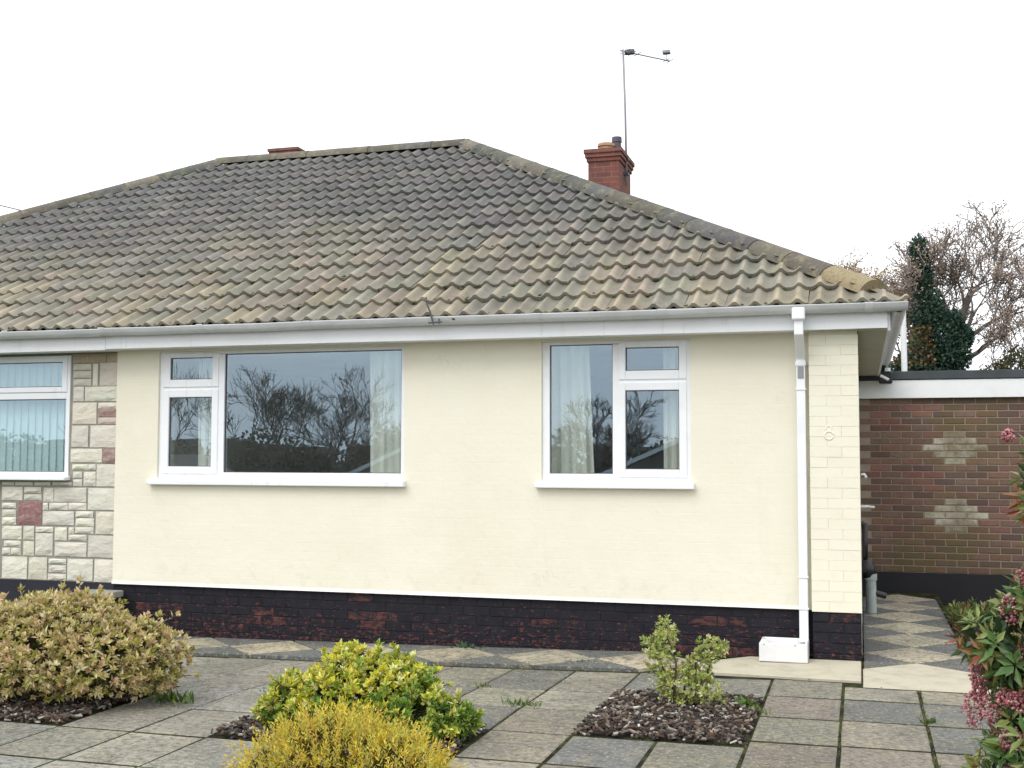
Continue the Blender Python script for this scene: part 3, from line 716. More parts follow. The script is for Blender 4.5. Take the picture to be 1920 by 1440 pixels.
def run(p0, p1, upv, parentf, first=None):
    p0, p1 = Vector(p0), Vector(p1); d = (p1-p0); L = d.length; d.normalize()
    n = round(L/.44); st = L/n; u_ = (upv-d*upv.dot(d)).normalized(); w = u_.cross(d)
    for i in range(n):
        o_ = p0+d*(i*st)+u_*.035; R = Matrix((d, w, u_)).transposed() @ Matrix.Rotation(TR.uniform(-.02, .02), 3, 'Z')
        c = jit(TR.choice([(.135, .125, .105), (.11, .115, .10), (.16, .145, .12), (.12, .12, .115)]), TR, .15)
        if first and i == 0: c = first
        link('ridge_tile', rme, MT['hip'], parentf(o_), o_, R.to_quaternion(), c)
pick = lambda p: roof if p.x > XP else nroof
RE = (-RY, RY, RZ); RW = (2*XP+RY, RY, RZ)
run((XE-.16, EY+.16, EZ+.09), RE, Vector((.5, -.5, 1)), pick, (.30, .245, .15)); run((XW, EY, EZ+.01), RW, Vector((-.5, -.5, 1)), pick)
run(RE, RW, Vector((0, 0, 1)), pick); run((XE, 2*RY-EY, EZ), RE, Vector((.5, .5, 1)), pick)
# eaves
def eaves(parent, x0, x1, dz, end):
    B('fascia', x0, x1-(.055 if end else 0), -.236, -.214, ZT+.010+dz, 2.55, MT['upvc'], parent, .003)
    B('soffit', x0, x1-(.06 if end else 0), -.213, .02, ZT+.018+dz, ZT+.028+dz, MT['upvc'] if not end else MT['upvc'], parent)
eaves(home, -6.30, .262, 0, True); eaves(nbr, -13.0, -6.302, -.008, False)
B('side_fascia', .206, .226, -.20, 9.2, ZT-.006, 2.56, MT['upvc'], home, .003)
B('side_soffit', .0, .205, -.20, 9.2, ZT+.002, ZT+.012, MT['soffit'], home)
def gutter_mesh(p0, p1, R=.060, end0=False, end1=False):
    """half-round channel from p0 to p1 (horizontal), rim at the given z"""
    p0, p1 = Vector(p0), Vector(p1); d = (p1-p0).normalized(); w = Vector((0, 0, 1)).cross(d); n = 12
    m = MB()
    prof = [(-R*math.cos(PI*i/n), -R*math.sin(PI*i/n)) for i in range(n+1)]
    prof = [(-R-.004, 0), (-R-.004, -.006)] + prof[1:-1] + [(R+.004, -.006), (R+.004, 0)] + [((R-.004)*math.cos(PI*i/n), -(R-.004)*math.sin(PI*i/n)) for i in range(n+1)]
    k = len(prof)
    ns = max(1, round((p1-p0).length/.5)); gr = random.Random(int(abs(p0.x*100)))
    for q in range(ns+1):
        p = p0.lerp(p1, q/ns)+Vector((0, 0, gr.uniform(-.0035, .0035) if ns > 2 else 0))
        for a, b in prof: m.v.append(p+w*a+Vector((0, 0, b)))
    for q in range(ns):
        for i in range(k): j = (i+1) % k; m.f.append((q*k+i, q*k+j, q*k+k+j, q*k+k+i))
    for p, e in ((0, end0), (ns*k, end1)):
        if e: m.f.append(tuple(p+q for q in range(n+3)))
    return m
ZG, YG = 2.578, -.300
gut = gutter_mesh((-6.28, YG, ZG-.004), (.345, YG, ZG), end1=True).build('gutter', MT['gutter'], home, smooth=False)
for p in gut.data.polygons: p.use_smooth = len(p.vertices) == 4
ngut = gutter_mesh((-13, YG, ZG-.010), (-6.28, YG, ZG-.006)).build('gutter', MT['gutter'], nbr)
for p in ngut.data.polygons: p.use_smooth = len(p.vertices) == 4
sg = gutter_mesh((.286, -.235, ZG), (.286, 4.75, ZG-.01), end1=True).build('side_gutter', MT['gutter'], home)
for x, pg in ((-6.26, ngut), (-5.30, gut), (-4.31, gut), (-2.37, gut), (-1.40, gut), (.08, gut), (-7.25, ngut), (-8.2, ngut)):
    o = gutter_mesh((x-.03, YG, ZG+.002), (x+.03, YG, ZG+.002), R=.0645).build('gutter_bracket', MT['gutter'], pg)
    for p in o.data.polygons: p.use_smooth = len(p.vertices) == 4
# front downpipe (square section) with swan neck
def square_pipe(pts, h):
    m = MB(); n = len(pts)
    for i, p in enumerate(pts):
        for a, b in ((-h, -h), (h, -h), (h, h), (-h, h)): m.v.append((p[0]+a, p[1]+b, p[2]))
    for i in range(n-1):
        for k in range(4): j = (k+1) % 4; m.f.append((i*4+k, i*4+j, i*4+4+j, i*4+4+k))
    return m
XD = -.410
dp = square_pipe([(XD, -.262+.0-.04, 2.545), (XD, -.302, 2.365), (XD, -.085, 2.215), (XD, -.075, 2.2), (XD, -.075, .13)], .0325).build('downpipe', MT['upvc'], home, bevel=.006)
MB().box(XD-.047, XD+.047, -.36, -.245, 2.47, 2.565).build('outlet', MT['upvc'], dp, bevel=.012)
for z in (2.17, 1.98, .60, .37):
    MB().box(XD-.038, XD+.038, -.114, -.02, z-.016 if z > 2.1 else z-.006, z+.02 if z > 2.1 else z+.006).build('pipe_clip', MT['upvc'], dp, bevel=.003)
MB().box(XD-.022, XD+.022, -.111, -.108, 2.06, 2.15).build('pipe_patch', MT['metal'], dp)  # flat grey patch on the pipe front below the top clip
# chimneys
def chimney(parent, x0, x1, y0, y1, z0, z1, cap, pots):
    c = B('chimney', x0, x1, y0, y1, z0, z1-cap, m_chim, parent)
    m = MB()
    for i in range(3):
        e = .02*(i+1) if i < 2 else .055; h = cap/3
        m.box(x0-e, x1+e, y0-e, y1+e, z1-cap+i*h+.001, z1-cap+(i+1)*h)
    m.build('chimney_cap', m_chim, c, color=None)
    for (px, py, r, h, mt) in pots:
        mm = MB(); mm.tube([(px, py, z1-.01), (px, py, z1+h*.7), (px, py, z1+h*.72), (px, py, z1+h)], [r, r*.9, r*1.06, r*1.0], 14); mm.build('chimney_pot', MT[mt], c, smooth=False)
    return c
k = NM('chimney_brick', .9, .2)
br = k.n('ShaderNodeTexBrick'); br.inputs['Scale'].default_value = 1; br.inputs['Mortar Size'].default_value = .006
br.inputs['Brick Width'].default_value = .225; br.inputs['Row Height'].default_value = .075
br.inputs['Color1'].default_value = (.24, .085, .065, 1); br.inputs['Color2'].default_value = (.17, .065, .055, 1); br.inputs['Mortar'].default_value = (.20, .15, .13, 1)
cb = k.n('ShaderNodeCombineXYZ'); sp = k.n('ShaderNodeSeparateXYZ'); k.l(k.tc.outputs['Position'], sp.inputs[0])
ad = k.n('ShaderNodeMath', operation='ADD'); k.l(sp.outputs[0], ad.inputs[0]); k.l(sp.outputs[1], ad.inputs[1])
k.l(ad.outputs[0], cb.inputs[0]); k.l(sp.outputs[2], cb.inputs[1]); k.l(cb.outputs[0], br.inputs['Vector'])
k.color(k.mix(br.outputs['Color'], (.09, .06, .06), k.ramp(k.noise(6, 5), [(.45, 0), (.75, .7)]))); k.bump(br.outputs['Fac'], -.3, .004); m_chim = k.m
chimney(home, -3.617, -3.18, 7.0, 7.88, 3.3, 5.80, .17, [(-3.42, 7.3, .12, .15, 'clay'), (-3.29, 7.42, .07, .27, 'darkmetal')])
chimney(nbr, -8.03, -7.66, 6.0, 6.7, 4.0, 5.875, .12, [])
# ------------------------------------------------------------------ TV aerial
ae = empty('tv_aerial', (-3.14, 7.4, 5.4), 'thin grey television aerial mast strapped to the brick chimney', 'aerial')
MB().tube([(-3.145, 7.4, 5.35), (-3.16, 7.4, 6.4), (-3.19, 7.4, 7.345)], .016, 8).build('mast', MT['metal'], ae, smooth=True)
MB().box(-3.19, -3.11, 7.36, 7.44, 5.5, 5.54).box(-3.19, -3.11, 7.36, 7.44, 5.72, 5.76).build('bracket', MT['darkmetal'], ae)
a0 = Vector((-3.19, 7.4, 7.32)); a1 = Vector((-2.60, 7.95, 7.30)); dd = (a1-a0)
MB().tube([a0-dd*.06, a1], .010, 6).build('boom', MT['metal'], ae)
sd_ = Vector((dd.y, -dd.x, 0)).normalized()
for t, L in ((.04, .13), (.12, .12), (.2, .11), (.3, .1), (.92, .09), (1.0, .08)):
    p = a0+dd*t; MB().tube([p-sd_*L, p+sd_*L], .006, 6).build('element', MT['metal'], ae)
p = a0+dd*.14; MB().box(p.x-.07, p.x+.07, p.y-.03, p.y+.03, p.z-.03, p.z+.045).build('junction_box', MT['darkmetal'], ae, bevel=.01)
p = a0+dd*.93; MB().box(p.x-.055, p.x+.055, p.y-.05, p.y+.05, p.z+.10, p.z+.14).tube([p, p+Vector((0, 0, .11))], .006, 6).build('tip_loop', MT['metal'], ae, bevel=.01)
# telephone wire
wire = MB().tube([(-22, 8, 7.3), (-15.2, 9, 6.10), (-14.72, 9, 5.976), (-11, 9.6, 5.3)], .010, 5).build('telephone_wire', MT['darkmetal'], None, loc=(-15, 9, 6))
tag(wire, 'thin overhead wire running behind the left slope of the roof', 'wire')
# bent bracket over the gutter
bk = MB().tube([(-3.275, -.36, 2.735), (-3.262, -.375, 2.68), (-3.235, -.378, 2.62), (-3.205, -.375, 2.515)], .007, 6)
bk.tube([(-3.30, -.375, 2.715), (-3.255, -.375, 2.70)], .006, 6).tube([(-3.25, -.372, 2.53), (-3.14, -.372, 2.535)], .007, 6).tube([(-3.16, -.372, 2.52), (-3.16, -.372, 2.56)], .006, 6)
tag(bk.build('bracket', MT['darkmetal'], None, loc=(-3.22, -.36, 2.5)), 'bent dark wire bracket clipped over the white gutter', 'bracket')

# ------------------------------------------------------------------ garage behind the side path
GY = 4.92
gar = empty('garage', (2, GY, 0), 'flat roofed brick garage with white fascia beyond the side path', 'garage')
gw = B('wall', .0, 4.4, GY+.008, GY+.24, .199, 2.20, MT['mortar'], gar)
B('plinth', -.0, 4.41, GY-.012, GY+.24, -.4, .199, MT['plinth'], gar).data.materials[0] = m_plain('black_base_paint', (.012, .012, .016), .6, .4, .1, 6)
BP = [(.215, .105, .085), (.18, .09, .08), (.125, .08, .078), (.20, .125, .095), (.165, .11, .085), (.105, .072, .074), (.24, .115, .09), (.185, .125, .10)]
gb, gh = brickmesh(.2115, .062, .03), brickmesh(.099, .062, .03)
DI = {}
for rc in (18, 8):
    for dr, n in ((2, 1), (1, 2), (0, 3), (-1, 2), (-2, 1)): DI[rc+dr] = n
GR = random.Random(21)
stuff = MB(); count = 0
for r in range(26):
    zc = .199+.0375+.075*r; off = 0 if r % 2 == 0 else .1125      # rows 8 and 18 carry a brick centred on x = 1.013
    for i in range(-5, 16):
        xc = 1.013+off+i*.225
        if xc+.1 < .0: continue
        c = jit(mixc(GR.choice(BP), (.185, .115, .088), .35), GR, .16, .05)
        n = DI.get(r, 0)
        if n and abs(xc-1.013) < n*.1125: c = jit((.47, .44, .36), GR, .08)
        if xc < 2.35 and xc > .11:
            link('brick', gb, MT['brick'], gw, (xc, GY+GR.uniform(-.002, .002), zc), color=c)
        elif xc < .11:
            link('brick', gh, MT['brick'], gw, (xc+.056 if xc < .06 else xc, GY, zc), color=c) if xc > .04 else None
        elif xc < 4.3:
            for v in [0]:
                stuff.box(xc-.107, xc+.107, GY, GY+.03, zc-.032, zc+.032)
o = stuff.build('bricks', MT['brick'], gw, color=(.17, .085, .06)); o['kind'] = 'stuff'
B('fascia', -.0, 4.5, GY-.06, GY-.03, 2.143, 2.345, MT['white'], gar, .003)
B('flat_roof', -.0, 4.5, GY-.075, 11, 2.352, 2.445, MT['felt'], gar, .006)
B('side_wall', 4.15, 4.4, GY+.25, 10.9, -.3, 2.3, MT['mortar'], gar)
vp = MB().tube([(.522, 5.6, 2.4), (.514, 5.6, 3.31)], .034, 12).tube([(.514, 5.6, 3.25), (.514, 5.6, 3.32)], .040, 12)
vp.build('vent_pipe', MT['white'], gar, smooth=False)
lf = empty('outlet_box', (.28, 4.7, 2.38), 'small black and white fitting where the side gutter meets the flat roof', 'fitting')
MB().box(.215, .36, 4.62, 4.8, 2.30, 2.43).build('box', MT['black'], lf, bevel=.015)
MB().tube([(.23, 4.6, 2.385), (.32, 4.6, 2.335)], .016, 8).tube([(.31, 4.62, 2.43), (.31, 4.62, 2.47)], .03, 8).build('pipe_stub', MT['white'], lf)
# drain by the side wall
dr = empty('drain_pipe', (.06, 2.8, 0), 'black waste pipe dropping into a pale gully pipe beside the cream wall', 'pipe')
MB().tube([(.035, 2.8, .85), (.035, 2.8, .45)], .027, 10).tube([(.0, 2.8, .83), (.035, 2.8, .85)], .027, 10).build('waste_pipe', MT['black'], dr, smooth=True)
MB().tube([(.03, 2.8, .5), (.05, 2.8, .42), (.08, 2.8, .34)], [.05, .075, .06], 12).build('bend', MT['black'], dr, smooth=True)
MB().tube([(.085, 2.8, -.06), (.082, 2.8, .36)], .05, 14).tube([(.082, 2.8, .31), (.082, 2.8, .37)], .06, 14).build('gully_pipe', MT['pipe'], dr)
MB().tube([(.08, 2.8, .2), (.22, 2.82, .16)], .03, 10).build('overflow', MT['black'], dr)
# ------------------------------------------------------------------ white trough under the downpipe
tr = empty('drain_trough', (-.55, -.30, 0), 'small white trough standing under the front downpipe', 'trough')
m = MB(); x0, x1, y0, y1, z0, z1, w = -.715, -.375, -.345, -.035, .015, .148, .022
m.add([(x0, y0, z0), (x1, y0, z0), (x1, y1, z0), (x0, y1, z0), (x0, y0, z1), (x1, y0, z1), (x1, y1, z1), (x0, y1, z1),
       (x0+w, y0+w, z1), (x1-w, y0+w, z1), (x1-w, y1-w, z1), (x0+w, y1-w, z1), (x0+w, y0+w, .06), (x1-w, y0+w, .06), (x1-w, y1-w, .06), (x0+w, y1-w, .06)],
      [(0, 3, 2, 1), (0, 1, 5, 4), (1, 2, 6, 5), (2, 3, 7, 6), (3, 0, 4, 7), (4, 5, 9, 8), (5, 6, 10, 9), (6, 7, 11, 10), (7, 4, 8, 11),
       (8, 9, 13, 12), (9, 10, 14, 13), (10, 11, 15, 14), (11, 8, 12, 15), (12, 13, 14, 15)])
m.build('basin', MT['whitewash'], tr, bevel=.008)
for x in (-.68, -.46):
    s_ = MB().tube([(x, -.32, .135), (x, -.32, .158), (x, -.32, .172)], [.028, .024, .008], 10); s_.build('rim_lump', MT['whitewash'], tr, smooth=True)
# divider wall by the party line
dv = empty('garden_wall', (-6.35, -.8, 0), 'low dark garden wall with grey coping dividing the two plots', 'wall')
B('wall_body', -6.50, -6.24, -3.6, -.02, -.3, .245, MT['plinth'], dv, color=(.01, .01, .015))
y = -.03
while y > -3.5:
    B('coping_stone', -6.53, -6.20, y-.59, y, .247, .302, MT['coping'], dv, .008); y -= .6

# ------------------------------------------------------------------ plants
def leaf(mb, p, d, L, W, col, rng, fold=.25, nrm=None):
    d = d.normalized()
    a = nrm if nrm is not None else Vector((rng.gauss(0, 1), rng.gauss(0, 1), rng.gauss(0, 1)+.8))
    s = d.cross(a)
    if s.length < 1e-4: s = d.cross(Vector((1, .3, .2)))
    s.normalize(); u = s.cross(d)
    m = p+d*L*.5; tip = p+d*L-u*L*.10
    mb.add([p, m+s*W+u*W*fold, tip, m-s*W+u*W*fold], [(0, 1, 2), (0, 2, 3)], col)
def rosette(mb, p, nrm, n, L, W, cols, rng, open_=(.35, 1.1), bend=0):
    nrm = nrm.normalized(); a = nrm.orthogonal().normalized(); b = nrm.cross(a); ph = rng.uniform(0, 2*PI); base = rng.choice(cols)
    for i in range(n):
        an = ph+i*2.4; t = lerp(open_[0], open_[1], i/max(1, n-1))
        d = nrm*math.cos(t)+(a*math.cos(an)+b*math.sin(an))*math.sin(t)
        k = rng.uniform(.75, 1.15)
        leaf(mb, p+d*L*.1-nrm*L*.25*(i/n), d, L*k, W*k, jit(base if rng.random() < .7 else rng.choice(cols), rng, .18, .06), rng, .25, nrm+Vector((rng.gauss(0, .3),)*3))
def blob_points(blobs, n, rng, rmin=.82, rmax=1.06, zmin=.02, deep=.78):
    ws = [b[3]*b[4]+b[4]*b[5]+b[3]*b[5] for b in blobs]; out = []; tries = 0
    while len(out) < n and tries < n*30:
        tries += 1
        b = rng.choices(blobs, ws)[0]
        d = Vector((rng.gauss(0, 1), rng.gauss(0, 1), rng.gauss(0, 1))).normalized()
        k = rng.uniform(rmin, rmax)
        p = Vector((b[0]+d.x*b[3]*k, b[1]+d.y*b[4]*k, b[2]+d.z*b[5]*k))
        if p.z < zmin: continue
        if any(((p.x-c[0])/c[3])**2+((p.y-c[1])/c[4])**2+((p.z-c[2])/c[5])**2 < deep**2 for c in blobs if c is not b): continue
        nn = Vector((d.x/b[3], d.y/b[4], d.z/b[5])).normalized()
        out.append((p, nn))
    return out
def stems(parent, base, targets, rng, r0=.012, mat=None, name='stem'):
    m = MB()
    for p in targets:
        p = Vector(p); b = Vector(base)+Vector((rng.uniform(-.05, .05), rng.uniform(-.05, .05), -.02))
        mid = b.lerp(p, .5)+Vector((rng.uniform(-.05, .05), rng.uniform(-.05, .05), rng.uniform(0, .06)))
        m.tube([b, mid, p], [r0, r0*.7, r0*.3], 5, cap=False)
    return m.build(name, mat or MT['stem'], parent)

def shoots(mb, tw, blobs, n, rng, length, L, W, cols, zmin=.08):
    for p, nn in blob_points(blobs, n, rng, .92, 1.02, zmin, .9):
        d = (nn+Vector((rng.gauss(0, .4), rng.gauss(0, .4), .5+rng.gauss(0, .3)))).normalized(); ln = length*rng.uniform(.35, 1.25)
        bend = Vector((rng.gauss(0, .25), rng.gauss(0, .25), -.15))*ln
        pt = lambda t: p+d*ln*t+bend*t*t
        tw.tube([p-d*ln*.5, p, pt(.5), pt(1)], [.004, .0035, .003, .0015], 4, cap=False)
        for j in range(6):
            t = (j+1)/6; an = j*2.2; a_ = d.orthogonal().normalized(); sv = Matrix.Rotation(an, 3, d) @ a_
            leaf(mb, pt(t), d*.6+sv*.8, L*rng.uniform(.5, 1.2), W*rng.uniform(.6, 1.1), jit(rng.choice(cols), rng, .2, .06), rng)
        rosette(mb, pt(1), d, rng.randint(4, 8), L*rng.uniform(.6, 1.1), W, cols, rng, (.2, .9))
# 1  big variegated shrub, left
r = random.Random(101); base = (-4.62, -2.95, 0)
sh = empty('variegated_shrub', base, 'broad rounded shrub with cream, tan and olive variegated leaves at left', 'shrub')
blobs = [(-4.70, -2.92, .28, .48, .46, .32), (-5.12, -2.95, .24, .48, .45, .29), (-4.34, -2.90, .25, .33, .38, .25), (-4.60, -2.85, .42, .26, .33, .21), (-4.88, -2.8, .40, .28, .3, .20), (-5.5, -2.9, .20, .45, .45, .25), (-4.13, -2.80, .25, .20, .28, .20), (-4.42, -2.95, .38, .17, .2, .17), (-4.12, -2.85, .38, .10, .12, .10)]
cs = [(.68, .58, .30), (.58, .50, .20), (.60, .46, .25), (.40, .38, .09), (.72, .65, .40), (.48, .44, .14), (.58, .40, .25), (.30, .30, .07), (.66, .55, .32)]
mb = MB()
for p, nn in blob_points(blobs, 3600, r, .70, 1.12, .09, .80):
    rosette(mb, p, (nn+Vector((r.gauss(0, .35), r.gauss(0, .35), .45+r.gauss(0, .3)))), r.randint(6, 11), .034*r.uniform(.6, 1.3), .0088*r.uniform(.7, 1.15), cs, r)
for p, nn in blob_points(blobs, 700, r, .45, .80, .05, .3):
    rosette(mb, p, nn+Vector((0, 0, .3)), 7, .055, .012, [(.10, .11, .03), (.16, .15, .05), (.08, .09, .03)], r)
tw = MB(); shoots(mb, tw, blobs, 170, r, .09, .045, .011, cs); tw.build('twigs', MT['stem'], sh)['kind'] = 'stuff'
mb.build('foliage', MT['leaf'], sh)
stems(sh, base, [p for p, _ in blob_points(blobs, 60, r, .7, .95, .06)], r)
# 2  yellow-green euonymus, middle
r = random.Random(102); base = (-2.58, -3.12, 0)
sh = empty('golden_shrub', base, 'bright yellow-green leafy shrub in the middle of the paving', 'shrub')
blobs = [(-2.66, -3.10, .17, .28, .28, .21), (-2.52, -3.05, .24, .26, .26, .14), (-2.70, -3.02, .31, .12, .13, .12), (-2.40, -3.1, .21, .20, .24, .13), (-2.34, -3.05, .30, .07, .09, .06), (-2.90, -3.15, .13, .20, .2, .14), (-2.22, -3.22, .12, .2, .2, .12), (-2.05, -3.15, .10, .11, .12, .085), (-3.05, -3.15, .09, .12, .12, .09)]
yl = [(.62, .58, .05), (.54, .54, .06), (.66, .60, .10), (.44, .48, .05), (.66, .64, .26)]
gn = [(.18, .30, .04), (.25, .36, .05), (.13, .24, .04), (.32, .40, .07)]
mb = MB()
for p, nn in blob_points(blobs, 1700, r, .70, 1.10, .03, .82):
    w = clamp((p.z-.13)/.20+(-2.42-p.x)*1.0+r.gauss(0, .28))
    rosette(mb, p, nn+Vector((r.gauss(0, .35), r.gauss(0, .35), .35+r.gauss(0, .3))), r.randint(6, 10), .035*r.uniform(.6, 1.3), .0098*r.uniform(.7, 1.15), yl if r.random() < w else gn, r)
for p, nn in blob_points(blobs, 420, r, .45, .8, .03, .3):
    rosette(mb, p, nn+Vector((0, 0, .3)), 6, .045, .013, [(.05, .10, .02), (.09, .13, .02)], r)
tw = MB(); shoots(mb, tw, blobs, 90, r, .07, .042, .0115, yl+gn[:2]); tw.build('twigs', MT['stem'], sh)['kind'] = 'stuff'
mb.build('foliage', MT['gloss_leaf'], sh)
stems(sh, base, [p for p, _ in blob_points(blobs, 40, r, .7, .95, .04)], r, .009)
# 3  golden conifer, front
r = random.Random(103); base = (-2.08, -4.38, 0)
sh = empty('golden_conifer', base, 'low feathery golden yellow conifer at the bottom edge of picture', 'shrub')
blobs = [(-2.15, -4.36, .13, .31, .28, .19), (-2.22, -4.32, .22, .18, .2, .135), (-1.92, -4.40, .14, .24, .24, .14), (-2.38, -4.42, .11, .18, .2, .13), (-1.80, -4.42, .10, .15, .2, .11), (-2.05, -4.32, .19, .17, .2, .12), (-1.88, -4.36, .22, .09, .1, .07), (-2.32, -4.35, .24, .10, .1, .07)]
gc = [(.66, .52, .05), (.72, .58, .09), (.60, .50, .06), (.54, .52, .10), (.58, .40, .08), (.46, .44, .09)]
mb = MB()
for p, nn in blob_points(blobs, 1500, r, .80, 1.06, .02, .82):
    dirv = (nn+Vector((r.gauss(0, .3), r.gauss(0, .3), .5+r.gauss(0, .25)))).normalized(); c0 = r.choice(gc)
    L = r.uniform(.035, .12); q = p.copy()
    for j in range(9):                                   # a feathery spray: short needles along a bending shoot
        t = j/9; q = p+dirv*L*t+Vector((0, 0, -.010*t*t)); side = dirv.orthogonal().normalized()
        an = j*2.4+r.uniform(-.4, .4); sv = (Matrix.Rotation(an, 3, dirv) @ side)
        leaf(mb, q, dirv*.8+sv*.75, .026*(1.1-.5*t), .0032, jit(c0, r, .22, .06), r, .1)
    leaf(mb, p+dirv*L*.8, dirv, .025, .004, jit(c0, r, .2), r, .1)
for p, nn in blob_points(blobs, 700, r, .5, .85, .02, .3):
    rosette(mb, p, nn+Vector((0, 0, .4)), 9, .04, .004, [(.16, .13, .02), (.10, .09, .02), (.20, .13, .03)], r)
mb.build('foliage', MT['leaf'], sh)
stems(sh, base, [p for p, _ in blob_points(blobs, 40, r, .7, .9, .03)], r, .008)
# 4  small upright shrub in the square bed
r = random.Random(104); base = (-1.04, -1.97, 0)
sh = empty('small_shrub', base, 'small upright pale green shrub growing in the square bark bed', 'shrub')
blobs = [(-1.14, -1.95, .40, .075, .075, .11), (-1.20, -1.95, .29, .06, .07, .10), (-1.12, -1.96, .22, .10, .10, .13), (-.88, -1.95, .33, .075, .075, .085), (-.94, -1.96, .22, .075, .08, .11), (-1.03, -1.97, .11, .14, .12, .10), (-.80, -1.95, .35, .035, .04, .05), (-1.25, -1.95, .37, .03, .03, .035), (-.88, -1.99, .10, .10, .1, .085)]
pg = [(.42, .47, .14), (.50, .53, .22), (.36, .42, .11), (.60, .60, .32), (.28, .35, .09), (.44, .42, .12)]
mb = MB()
for p, nn in blob_points(blobs, 640, r, .5, 1.15, .03, .6):
    rosette(mb, p, nn+Vector((r.gauss(0, .4), r.gauss(0, .4), .8+r.gauss(0, .3))), r.randint(5, 8), .027*r.uniform(.6, 1.25), .0078, pg, r)
mb.build('foliage', MT['gloss_leaf'], sh)
stems(sh, base, [(-1.14, -1.95, .45), (-1.2, -1.95, .33), (-.88, -1.95, .37), (-.95, -1.96, .3), (-1.1, -1.97, .25), (-1.0, -1.95, .2), (-.82, -1.95, .36), (-.9, -2, .15)], r, .008)
# 5  skimmia with pink buds, right edge
r = random.Random(105); base = (1.05, -3.35, 0)
sh = empty('flowering_shrub', base, 'dark green glossy shrub with pink flower clusters at right edge', 'shrub')
blobs = [(1.0, -3.3, .40, .38, .40, .42), (.72, -3.32, .62, .22, .26, .24), (.60, -3.32, .66, .14, .2, .12), (.78, -3.36, .30, .25, .28, .26), (1.15, -3.3, .9, .35, .38, .40), (.78, -3.30, 1.38, .10, .14, .17), (1.0, -3.3, 1.3, .26, .3, .30), (.52, -3.30, .70, .10, .14, .06), (.70, -3.35, .16, .18, .22, .12), (.50, -3.38, .06, .10, .12, .06), (.75, -3.32, .86, .13, .16, .08)]
dg = [(.10, .18, .05), (.08, .15, .045), (.14, .21, .055), (.20, .26, .07), (.25, .28, .09), (.09, .16, .06)]
mb = MB()
for p, nn in blob_points(blobs, 560, r, .70, 1.12, .03, .8):
    rosette(mb, p, nn+Vector((r.gauss(0, .3), r.gauss(0, .3), .25+r.gauss(0, .3))), r.randint(5, 9), .085*r.uniform(.6, 1.2), .016*r.uniform(.7, 1.1), dg if r.random() > .12 else [(.30, .09, .05), (.24, .13, .05)], r, (.5, 1.5))
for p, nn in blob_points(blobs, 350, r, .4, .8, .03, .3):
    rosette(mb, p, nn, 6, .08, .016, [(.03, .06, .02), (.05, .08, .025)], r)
mb.build('foliage', MT['gloss_leaf'], sh)
stems(sh, base, [p for p, _ in blob_points(blobs, 50, r, .7, .95, .06)], r, .012)
OCT = [(1, 0, 0), (-1, 0, 0), (0, 1, 0), (0, -1, 0), (0, 0, 1), (0, 0, -1)]
OCF = [(0, 2, 4), (2, 1, 4), (1, 3, 4), (3, 0, 4), (2, 0, 5), (1, 2, 5), (3, 1, 5), (0, 3, 5)]
for (fx, fz, fy, sx, sz) in [(.64, .80, -3.50, .055, .075), (.50, .515, -3.45, .045, .05), (.475, .345, -3.42, .05, .09), (.545, .37, -3.50, .055, .065), (.655, .42, -3.58, .045, .055), (.60, .43, -3.55, .04, .04), (.62, .25, -3.58, .055, .06), (.70, .27, -3.6, .05, .06), (.675, .61, -3.5, .045, .05), (.66, 1.58, -3.32, .028, .03), (.70, .93, -3.45, .045, .06), (.60, .10, -3.55, .045, .04), (.50, .44, -3.44, .035, .05), (.74, .52, -3.6, .045, .05), (.70, .10, -3.58, .05, .045)]+[(p.x+.02, p.z, p.y-.1, .045, .055) for p, n_ in blob_points(blobs, 60, r, .98, 1.05, .2) if p.x > 1.0][:14]:
    mb = MB(); pc = Vector((fx, fy+.1, fz))
    for _ in range(150):
        d = Vector((r.gauss(0, 1), r.gauss(0, 1), r.gauss(0, 1))).normalized(); k = r.uniform(.55, 1.05)
        p = pc+Vector((d.x*sx*k, d.y*sx*k, d.z*sz*k)); s_ = r.uniform(.005, .0085)
        c = jit(r.choice([(.42, .14, .16), (.52, .24, .25), (.36, .10, .12), (.60, .36, .33), (.48, .18, .22)]), r, .15)
        mb.add([p+Vector(o_)*s_ for o_ in OCT], OCF, c)
    mb.build('flower_cluster', MT['flower'], sh)
# low greenery beside the path
r = random.Random(106)
for bx, by, rx, rz, n, lab in ((1.02, .3, .26, .16, 90, 'low weedy green clump beside the diamond path behind the pink-flowered shrub'), (1.05, 2.2, .35, .14, 110, 'far low green clump at the foot of the garage wall')):
    pl = empty('ground_plant', (bx, by, 0), lab, 'plant', 'clumps along the path edge'); mb = MB()
    for p, nn in blob_points([(bx, by, .04, rx, rx*1.6, rz), (bx-.12, by+.3, .02, rx*.7, rx, rz*.7)], n, r, .4, 1.1, .0, .5):
        rosette(mb, p, nn+Vector((0, 0, .8)), 7, .07, .012, [(.12, .16, .04), (.18, .20, .05), (.08, .12, .03), (.24, .16, .08), (.30, .28, .12)], r)
    mb.build('foliage', MT['leaf'], pl)
